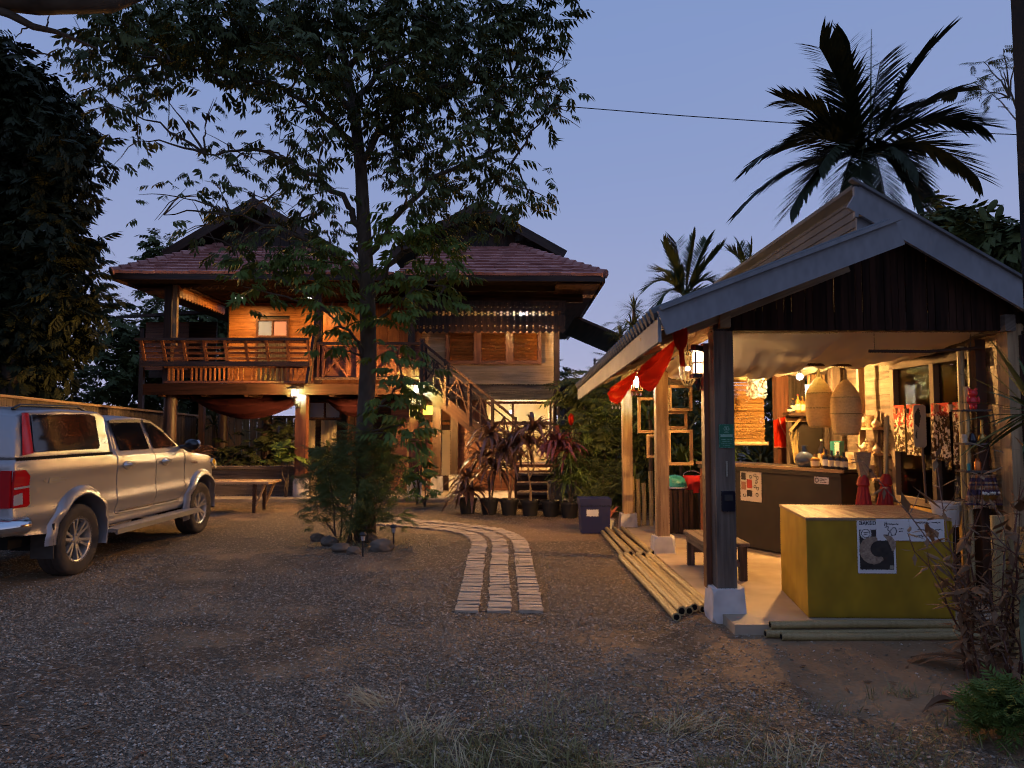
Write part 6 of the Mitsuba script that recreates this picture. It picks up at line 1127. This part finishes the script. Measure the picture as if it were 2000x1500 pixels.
# ---- feathery shrub with stones and garden lights round the tree
FS = thing('feathery_shrub', 'feathery dark green shrub at the foot of the yard tree', 'shrub')
fc = [C(p, .15, .28, n * 1.1, .2) for p, n in (((-2.637, 10.300, 1.133), 85), ((-2.227, 10.100, 1.214), 85), ((-2.532, 10.200, 0.706), 95), ((-2.107, 9.900, 0.733), 95), ((-2.745, 10.200, 0.419), 45), ((-2.193, 10.000, 0.302), 60), ((-1.876, 10.000, 0.442), 50), ((-1.900, 10.300, 0.769), 60), ((-2.484, 10.600, 0.894), 80), ((-1.886, 10.400, 1.202), 50), ((-2.804, 10.400, 0.761), 50), ((-2.179, 10.200, 1.427), 50))]
fine = [pinnate(9, .20, .08, .008, .9, s) for s in (14, 15)]
leaf_mat('leaf_olive', (.04, .05, .012), (.12, .14, .035)); obj('foliage', crown(fc, fine, 301, (.8, 1.3), (-.4, .9)), 'leaf_olive', FS); obj('lit_foliage', crown([C(p, .22, .2, 26, .25) for p in ((-1.738, 10.400, 1.128), (-1.680, 10.300, 0.696), (-1.980, 10.300, 1.352), (-1.661, 10.200, 0.347))], fine, 302, (.8, 1.2)), 'leaf_green', FS)  # second foliage coloured lighter to paint light on the right side
for i, c in enumerate(fc): obj('stem', limb((-2.25 + .5 * (i % 4) * .3 - .2, 10.1 + .12 * (i % 3), 0), c[:3], .014, .005, i + 310), 'bark', FS)
paint('rock', mikit.proc(lambda p, n, uv: mikit.mix((.07, .055, .042), (.22, .18, .14), mikit.fbm(p.x * 8, p.y * 8, p.z * 8, 4))), .85, .2)
for i, (x, y, r, nm) in enumerate(((-2.495, 9.922, .11, 'pale rock left of the tree base'), (-1.711, 9.508, .14, 'large pale rock right of the tree base, beside the solar light'), (-2.021, 9.276, .08, 'rock in front of the tree trunk'), (-2.010, 10.233, .11, 'small rock behind the large right one'), (-2.778, 10.373, .09, 'small rock at the left end of the ring'), (-2.223, 9.430, .10, 'low rock between the left rock and the front rock'))):
    b = ball(1, sub=3); v_ = b[0] * (1 + .55 * (meshkit.fbm(b[0] * 1.6 + i * 7, 3, i)[:, None] - .5)) * np.array([1.15, .9, .72]) * r; obj('garden_rock', (v_ + V(x, y, r * .42), b[1], None), 'rock', smooth=40, label=nm, cat_='rock')
for x, d, nm in ((-1.595, 9.752, 'small black solar stake light right of the tree'), (-1.863, 9.056, 'small black solar stake light in front of the tree')):
    k = thing('solar_light', nm, 'garden light', 'solar stake lights by the tree')
    obj('stake', tube([(x, d, 0), (x, d, .20)], .012, 6), 'black_plastic', k); obj('lens', lathe([(0, .2), (.022, .2), (.032, .27), (0, .27)], 10, (x, d, 0)), 'tail_clear', k, smooth=40); obj('cap', lathe([(.045, .265), (.05, .275), (.03, .305), (0, .31)], 12, (x, d, 0)), 'black_plastic', k, smooth=40)
# ---- row of black pots with strap leaved plants at the lower stairs
names = ('low dark plant in first black pot from the left', 'bushy maroon plant in second black pot', 'bare stemmed maroon plant in third black pot', 'tall maroon plant on long canes in fourth black pot', 'red topped plant in fifth black pot before the staircase', 'green palm like plant in last black pot next to the cool box')
for i, (x, y, heads, mat) in enumerate(((-.83, 13.5, ((0, .62, 24, .5), (.08, .42, 18, .42), (-.1, .38, 18, .4)), 'leaf_maroon'), (-.42, 13.4, ((.02, 1.45, 34, .58), (-.1, 1.05, 30, .55), (.12, .85, 26, .5)), 'leaf_maroon'), (-.05, 13.3, ((-.05, 1.15, 34, .55), (.12, 1.35, 30, .5)), 'leaf_maroon'), (.33, 13.2, ((.06, 1.55, 36, .55), (-.06, 1.30, 30, .5)), 'leaf_maroon'), (.70, 13.1, ((.12, 1.30, 40, .6), (.3, 1.2, 24, .45)), 'leaf_red'), (1.03, 12.9, ((.02, .95, 30, .5), (.12, .70, 26, .45), (-.06, .6, 22, .4)), 'leaf_green'))):
    if i == 0: leaf_mat('leaf_red', (.07, .015, .016), (.22, .06, .05), .35, .5)
    k = thing('pot_plant', names[i], 'potted plant', None)
    obj('pot', lathe([(0, 0), (.125, 0), (.165, .24), (.185, .24), (.185, .285), (.165, .285), (.15, .25), (0, .25)], 20, (x, y, 0)), 'black_plastic', k, smooth=40)
    for j, (dx, z, n, L) in enumerate(heads):
        obj('leaves', rosette((x + dx, y - .03 * j, z), n + 16, L * 1.15, .066 if mat != 'leaf_green' else .03, 330 + i * 7 + j, .55, .9, 1.15), mat, k, smooth=True); obj('cane', limb((x + .02 * j, y, .24), (x + dx, y - .03 * j, z), .016, .012, i * 5 + j, 0), 'wood_pale' if i in (2, 3) else 'bark', k)
    if i == 4: obj('flower', mv((lambda b: (b[0] * np.array([.05, .05, .11]), b[1], b[2]))(ball(1, sub=2)), (x + .38, y, 1.75)), 'red_silk', k, smooth=True); obj('stake', tube([(x + .38, y, .2), (x + .38, y, 1.7)], .006, 5), 'bark', k)
obj('concrete_block', box(.26, .22, .62, (.80, 13.45, .31), .01), 'rock', label='grey concrete block standing behind the fifth pot', cat_='block')
# plants by the white plinths, under the veranda and along the fence
lob = [pinnate(3, .22, .17, .09, .35, s) for s in (16, 17)]
for i, (p, rx, rz, n, mat, nm) in enumerate((((-4.979, 15.900, 1.088), .30, .30, 26, 'leaf_green', 'green plant around the left lamp post plinth'), ((-1.972, 15.000, 0.747), .28, .25, 22, 'leaf_green', 'broad lobed plant before the right lamp post plinth'), ((-1.760, 14.600, 0.307), .22, .16, 10, 'leaf_green', 'low lobed leaves beside the right white plinth'), ((-6.598, 17.500, 0.909), .9, .45, 90, 'leaf_night', 'dark planting under the left end of the veranda'), ((-5.898, 18.200, 1.268), .45, .6, 70, 'leaf_night', 'tall dark plant under the veranda near the lamp post'), ((-2.732, 14.500, 0.930), .35, .4, 40, 'leaf_dark', 'dark shrub between the tree trunk and the downstairs door'), ((-4.556, 17.800, 0.771), .4, .45, 60, 'leaf_dark', 'dark plant before the pale hanging cloths'))):
    bush('house_plant', nm, 'plant', [(p[0] + rx * .4 * math.sin(j * 2.2), p[1] + .15 * math.cos(j * 2), p[2] + rz * .4 * math.cos(j * 1.7), rx, .3, rz, n / 3) for j in range(3)], 360 + i, mat, lob, (p[0], p[1]))
k = thing('fence_palm', 'spiky plant before the yellow fence boards under the veranda', 'plant'); p = (-8.508, 20.500, 1.659); obj('leaves', rosette(p, 34, .8, .05, 380, .5, 1.5), 'leaf_dark', k, smooth=True); obj('stem', tube([(p[0], p[1], 0), p], .05, 7), 'bark', k)
k = thing('fence_palm', 'dark large leaved plant just ahead of the truck bonnet', 'plant'); p = (-6.457, 14.500, 1.444); obj('leaves', rosette((p[0], p[1], .95), 22, .7, .12, 381, .7, .9), 'leaf_maroon', k, smooth=True); obj('stem', tube([(p[0], p[1], 0), (p[0], p[1], .95)], .03, 7), 'bark', k)
# ---- foreground right: dry plant, spiky agave, green tuft, fallen frond
DP = thing('dry_shrub', 'withered brown shrub with thin twigs at the right foreground', 'shrub'); r_ = np.random.default_rng(77); st, lv = [], []
lf = leaflet(.10, .034); lb = leaflet(.20, .07)
for i in range(22):
    b = V(3.14 + r_.normal(0, .09), 4.75 + r_.normal(0, .12), 0); h = r_.uniform(.5, 1.5); lean = V(r_.normal(-.16, .22), r_.normal(0, .15), 0); pts = [b + lean * h * t ** 1.6 + V(0, 0, h * t) + r_.normal(0, .012, 3) * (t > 0) for t in np.linspace(0, 1, 9)]; st.append(tube(pts, np.linspace(.009, .0025, 9), 5))
    for j in range(2, 9):
        for q in range(4):
            d = unit(V(r_.normal(), r_.normal(), r_.normal(.1, .6))); l = lf if r_.random() < .88 else lb; lv.append(((l[0] * (.7 + .6 * r_.random())) @ frame_of(d).T + pts[j] + d * .01, l[1], None))
        if j in (4, 6): d = unit(V(r_.normal(), r_.normal(), .8)); st.append(tube([pts[j], pts[j] + d * .12, pts[j] + d * .22 + V(0, 0, .03)], [.004, .003, .0015], 4))
obj('stems', cat(*st), 'leaf_maroon', DP, kind='stuff'); obj('leaves', cat(*lv), 'leaf_dry', DP)
k = thing('bamboo_stump', 'cluster of short bamboo stumps behind the withered shrub', 'bamboo')
for i, (x, y, h) in enumerate(((3.52, 5.25, .98), (3.64, 5.3, .82), (3.58, 5.12, .62))): obj('culm', tube([(x, y, 0), (x, y, h)], .045, 10), 'bamboo', k, smooth=40)
k = thing('spiky_agave', 'dark spiky leaf fan reaching in at the right edge', 'plant'); obj('leaves', rosette((3.62, 4.95, 1.72), 46, .62, .035, 400, .2, 1.6, .25), 'leaf_dark', k, smooth=True); obj('stem', tube([(3.66, 4.95, 0), (3.62, 4.95, 1.72)], .05, 8), 'bark', k)
k = thing('broad_leaf', 'long drooping pale green leaf at the right edge', 'plant')
for i, (a, b, c_) in enumerate((((3.20, 4.55, .0), (3.10, 4.5, .72), (3.35, 4.4, .35)), ((3.0, 4.0, 0), (2.86, 3.95, .42), (3.0, 3.9, .1)))):
    a, b, c_ = np.array(a), np.array(b), np.array(c_); P = np.array([[(1 - t) ** 2 * a + 2 * t * (1 - t) * (b + V(0, 0, .3)) + t * t * c_ + V(.05, .02, 0) * s * math.sin(math.pi * min(1, t * 1.1)) for s in (-1, 0, 1)] for t in np.linspace(0, 1, 12)]); obj('leaf', sheet(P), 'leaf_pale', k, smooth=True)
leaf_mat('leaf_pale', (.09, .12, .075), (.18, .22, .14), .5, .3)
k = thing('grass_tuft', 'bright green bushy tuft in the lower right corner', 'plant'); cen = (2.592, 3.862); obj('leaves', crown([(cen[0] + .12 * math.sin(j * 2), cen[1] + .08 * math.cos(j), .12 + .05 * (j % 2), .14, .14, .10, 90) for j in range(4)], [pinnate(4, .09, .05, .012, .2, 18)], 401, (.7, 1.2), (-.2, 1.2)), 'leaf_green', k); obj('stem', tube([(cen[0], cen[1], 0), (cen[0], cen[1], .1)], .01, 5), 'bark', k)
k = thing('fallen_frond', 'withered palm frond lying on the earth at the lower right', 'frond'); a = (3.164, 4.694); b = (2.816, 5.095); obj('frond', frond((a[0], a[1], .03), (b[0], b[1], .03), .12, .22, .016, 16, 402, .5), 'leaf_dry', k)
k = thing('dead_leaf', 'curled brown dead leaf on the earth beside the frond', 'leaf'); a = (2.300, 4.127); b = (2.672, 4.236); obj('blade', sheet(np.array([[V(a[0] + (b[0] - a[0]) * t, a[1] + (b[1] - a[1]) * t + .035 * s * math.sin(math.pi * t), .02 + .05 * abs(s) * math.sin(math.pi * t) + .03 * math.sin(t * 5)) for s in (-1, 0, 1)] for t in np.linspace(0, 1, 9)])), 'leaf_dry', k, smooth=True)
obj('brick_fragment', box(.10, .06, .03, (*(2.656, 4.416), .015), .006), 'terracotta', label='small broken brick lying on the earth at the lower right', cat_='brick')
# ---- grass and fallen leaves on the ground
def grass(seed, n, zones):
    r = np.random.default_rng(seed); xs, ys = [], []
    for x0, y0, rx, ry, k in zones: m = int(n * k); d = r.normal(size=(m, 2)) * .55; xs.append(x0 + d[:, 0] * rx); ys.append(y0 + d[:, 1] * ry)
    x, y = np.concatenate(xs), np.concatenate(ys); ok = (y > 2.6) & (meshkit.fbm(np.stack([x * 3, y * 3, 0 * x], -1), 3, 9) > .44); x, y = x[ok], y[ok]; n = len(x)
    b = (np.array([[0, -.5, 0], [0, .5, 0], [.55, -.35, .05], [.55, .35, .05], [1, 0, -.05]]) * np.array([1, .055, 1]), np.array([[0, 1, 3], [0, 3, 2], [2, 3, 4]])); L = .03 + .10 * r.random(n) ** 2
    return scatter(b, rots(r.random(n) * 6.28, r.uniform(.1, 1.3, n), r.normal(0, .4, n)), np.stack([x, y, 0 * x + .002], 1), L)
obj('ground_grass', grass(13, 9000, [(-.15, 3.6, .9, .42, .22), (.35, 3.5, 1.0, .4, .2), (.75, 4.0, .7, .5, .16), (1.5, 3.4, .8, .35, .14), (-.55, 3.7, .4, .4, .06), (2.1, 3.9, .5, .3, .04), (-.35, 4.6, .4, .3, .03), (0.05, 8.4, .35, .25, .02), (-1.9, 9.9, .6, .4, .05), (2.35, 4.35, .22, .16, .03), (2.2, 3.3, .5, .3, .05)]), 'grass_blade', label='thin patchy grass and weeds in the foreground gravel', cat_='grass', kind='stuff')
r_ = np.random.default_rng(23); n_ = 420; q_ = r_.integers(9, size=n_); cx_ = np.array([-.62, -.45, -.2, .15, -.05, .5, .9, 1.35, -.8])[q_]; cy_ = np.array([3.7, 3.85, 3.55, 3.6, 3.95, 3.5, 3.9, 3.6, 4.3])[q_]
obj('dry_straw', scatter((np.array([[0, -.5, 0], [0, .5, 0], [.5, -.4, .10], [.5, .4, .10], [1, 0, .02]]) * np.array([1, .022, 1]), np.array([[0, 1, 3], [0, 3, 2], [2, 3, 4]])), rots(q_ * 1.1 + r_.normal(0, .7, n_), r_.uniform(0, .5, n_), r_.normal(0, .4, n_)), np.stack([cx_ + r_.normal(0, .09, n_), cy_ + r_.normal(0, .06, n_), 0 * cx_ + .006], 1), .10 + .16 * r_.random(n_)), 'straw', label='withered pale straw lying in clumps in the foreground', cat_='straw', kind='stuff'); paint('straw', (.45, .36, .2), .8, .2)
r_ = np.random.default_rng(19); n_ = 900; y_ = 3 + 8 * r_.random(n_) ** 1.2; x_ = (r_.random(n_) * 2 - 1) * (.78 * y_); ok = ~((x_ > 1.6) & (y_ > 5.6)) & ~((x_ < -4.4) & (y_ > 6.5)); x_, y_ = x_[ok], y_[ok]; n_ = len(x_)
obj('leaf_litter', scatter(leaflet(.06, .022, .3), rots(r_.random(n_) * 6.28, r_.normal(0, .15, n_), r_.normal(0, .3, n_)), np.stack([x_, y_, 0 * x_ + .014], 1), .5 + .8 * r_.random(n_)), 'leaf_dry', label='small dry fallen leaves strewn over the gravel', cat_='fallen leaves', kind='stuff')
# ---- fences, tables, dark pillar, cable, rear shed
FN_ = thing('board_fence', 'long pale board fence behind the truck along the left side', 'fence')
for i in range(100):
    t0, t1 = i / 100, (i + .94) / 100; a = V(-9.1, 4.0, 0) + V(-.5, 17.8, 0) * t0; b = V(-9.1, 4.0, 0) + V(-.5, 17.8, 0) * t1; h = 2.40 - .48 * t0 + .01 * math.sin(i * 3.1)
    m = beam(a + V(0, 0, h / 2), b + V(0, 0, h / 2), .025, h, .004); obj('board', m, 'wood_grey', FN_)
obj('cap', beam((-9.08, 3.95, 2.43), (-9.57, 21.9, 1.94), .10, .05, .008), 'wood_pale', FN_)
F2 = thing('yellow_fence', 'pale yellow plank fence at the back seen under the veranda', 'fence')
for i in range(34):
    x = -9.5 + i * .225; h = 1.86 + .02 * math.sin(i * 2.3); obj('board', box(.205, .025, h, (x, 22.0, h / 2), .004), 'wood_pale' if i % 3 else 'bamboo', F2)
obj('rail', box(7.8, .06, .08, (-5.8, 21.95, 1.90), .006), 'wood_pale', F2)
WT = thing('plank_table', 'low plank table with braced legs between truck and lamp post', 'table')
for i in range(3): obj('plank', box(2.1, .24, .04, (-5.6, 13.62 + i * .25, .56), .006), 'wood_pale', WT)
for x in (-4.85, -6.3):
    for y in (13.6, 14.15): obj('leg', box(.06, .06, .54, (x, y, .27), .006), 'wood_dark', WT)
obj('brace', beam((-4.66, 13.6, .52), (-4.85, 13.6, .06), .04, .04), 'wood_pale', WT); obj('brace', beam((-4.66, 14.15, .52), (-4.85, 14.15, .06), .04, .04), 'wood_pale', WT)
obj('ledge', cat(box(4.2, .5, .66, (-6.6, 16.4, .33), .01), box(4.2, .56, .05, (-6.6, 16.38, .69), .01)), 'wood_grey', label='low grey plank ledge under the veranda front', cat_='ledge')
DPL = thing('dark_pillar', 'black steel pillar cutting the upper right edge of the view', 'pillar'); obj('shaft', box(.2, .2, 4.6, (2.69, 3.5, 2.3), .012), 'under_black', DPL); obj('foot_plate', box(.3, .3, .012, (2.69, 3.5, .006)), 'under_black', DPL)
cb = [(-7.202, 14.000, 8.943), (-1.436, 14.000, 8.225), (0.410, 14.000, 8.067), (1.332, 14.000, 7.994), (3.380, 14.000, 7.826), (5.629, 14.000, 7.669), (7.979, 14.000, 7.532), (11.246, 14.000, 7.386)]
cb_t = np.linspace(0, len(cb) - 1, 40); obj('overhead_cable', tube(np.array([[np.interp(t, range(len(cb)), [c[q] for c in cb]) for q in range(3)] for t in cb_t]), .010, 5), 'under_black', label='thin black overhead cable crossing the sky', cat_='cable')
SD = thing('rear_shed', 'dark rear building with low roof between house and hut', 'building'); obj('wall', box(1.5, 3, 2.6, (2.25, 22, 1.7)), 'wood_dark', SD); obj('roof', thick(np.array([[[1.2, 20.2, 4.95], [3.3, 20.2, 4.05]], [[1.2, 24, 4.95], [3.3, 24, 4.05]]]), .08), 'wood_dark', SD)
for i in range(4): obj('rail', box(1.2, .04, .04, (2.9, 20.3, 2.9 + i * .2)), 'white_paint', SD)
for x in (2.35, 2.9, 3.45): obj('rail_post', box(.05, .05, .9, (x, 20.3, 3.1)), 'wood_dark', SD)
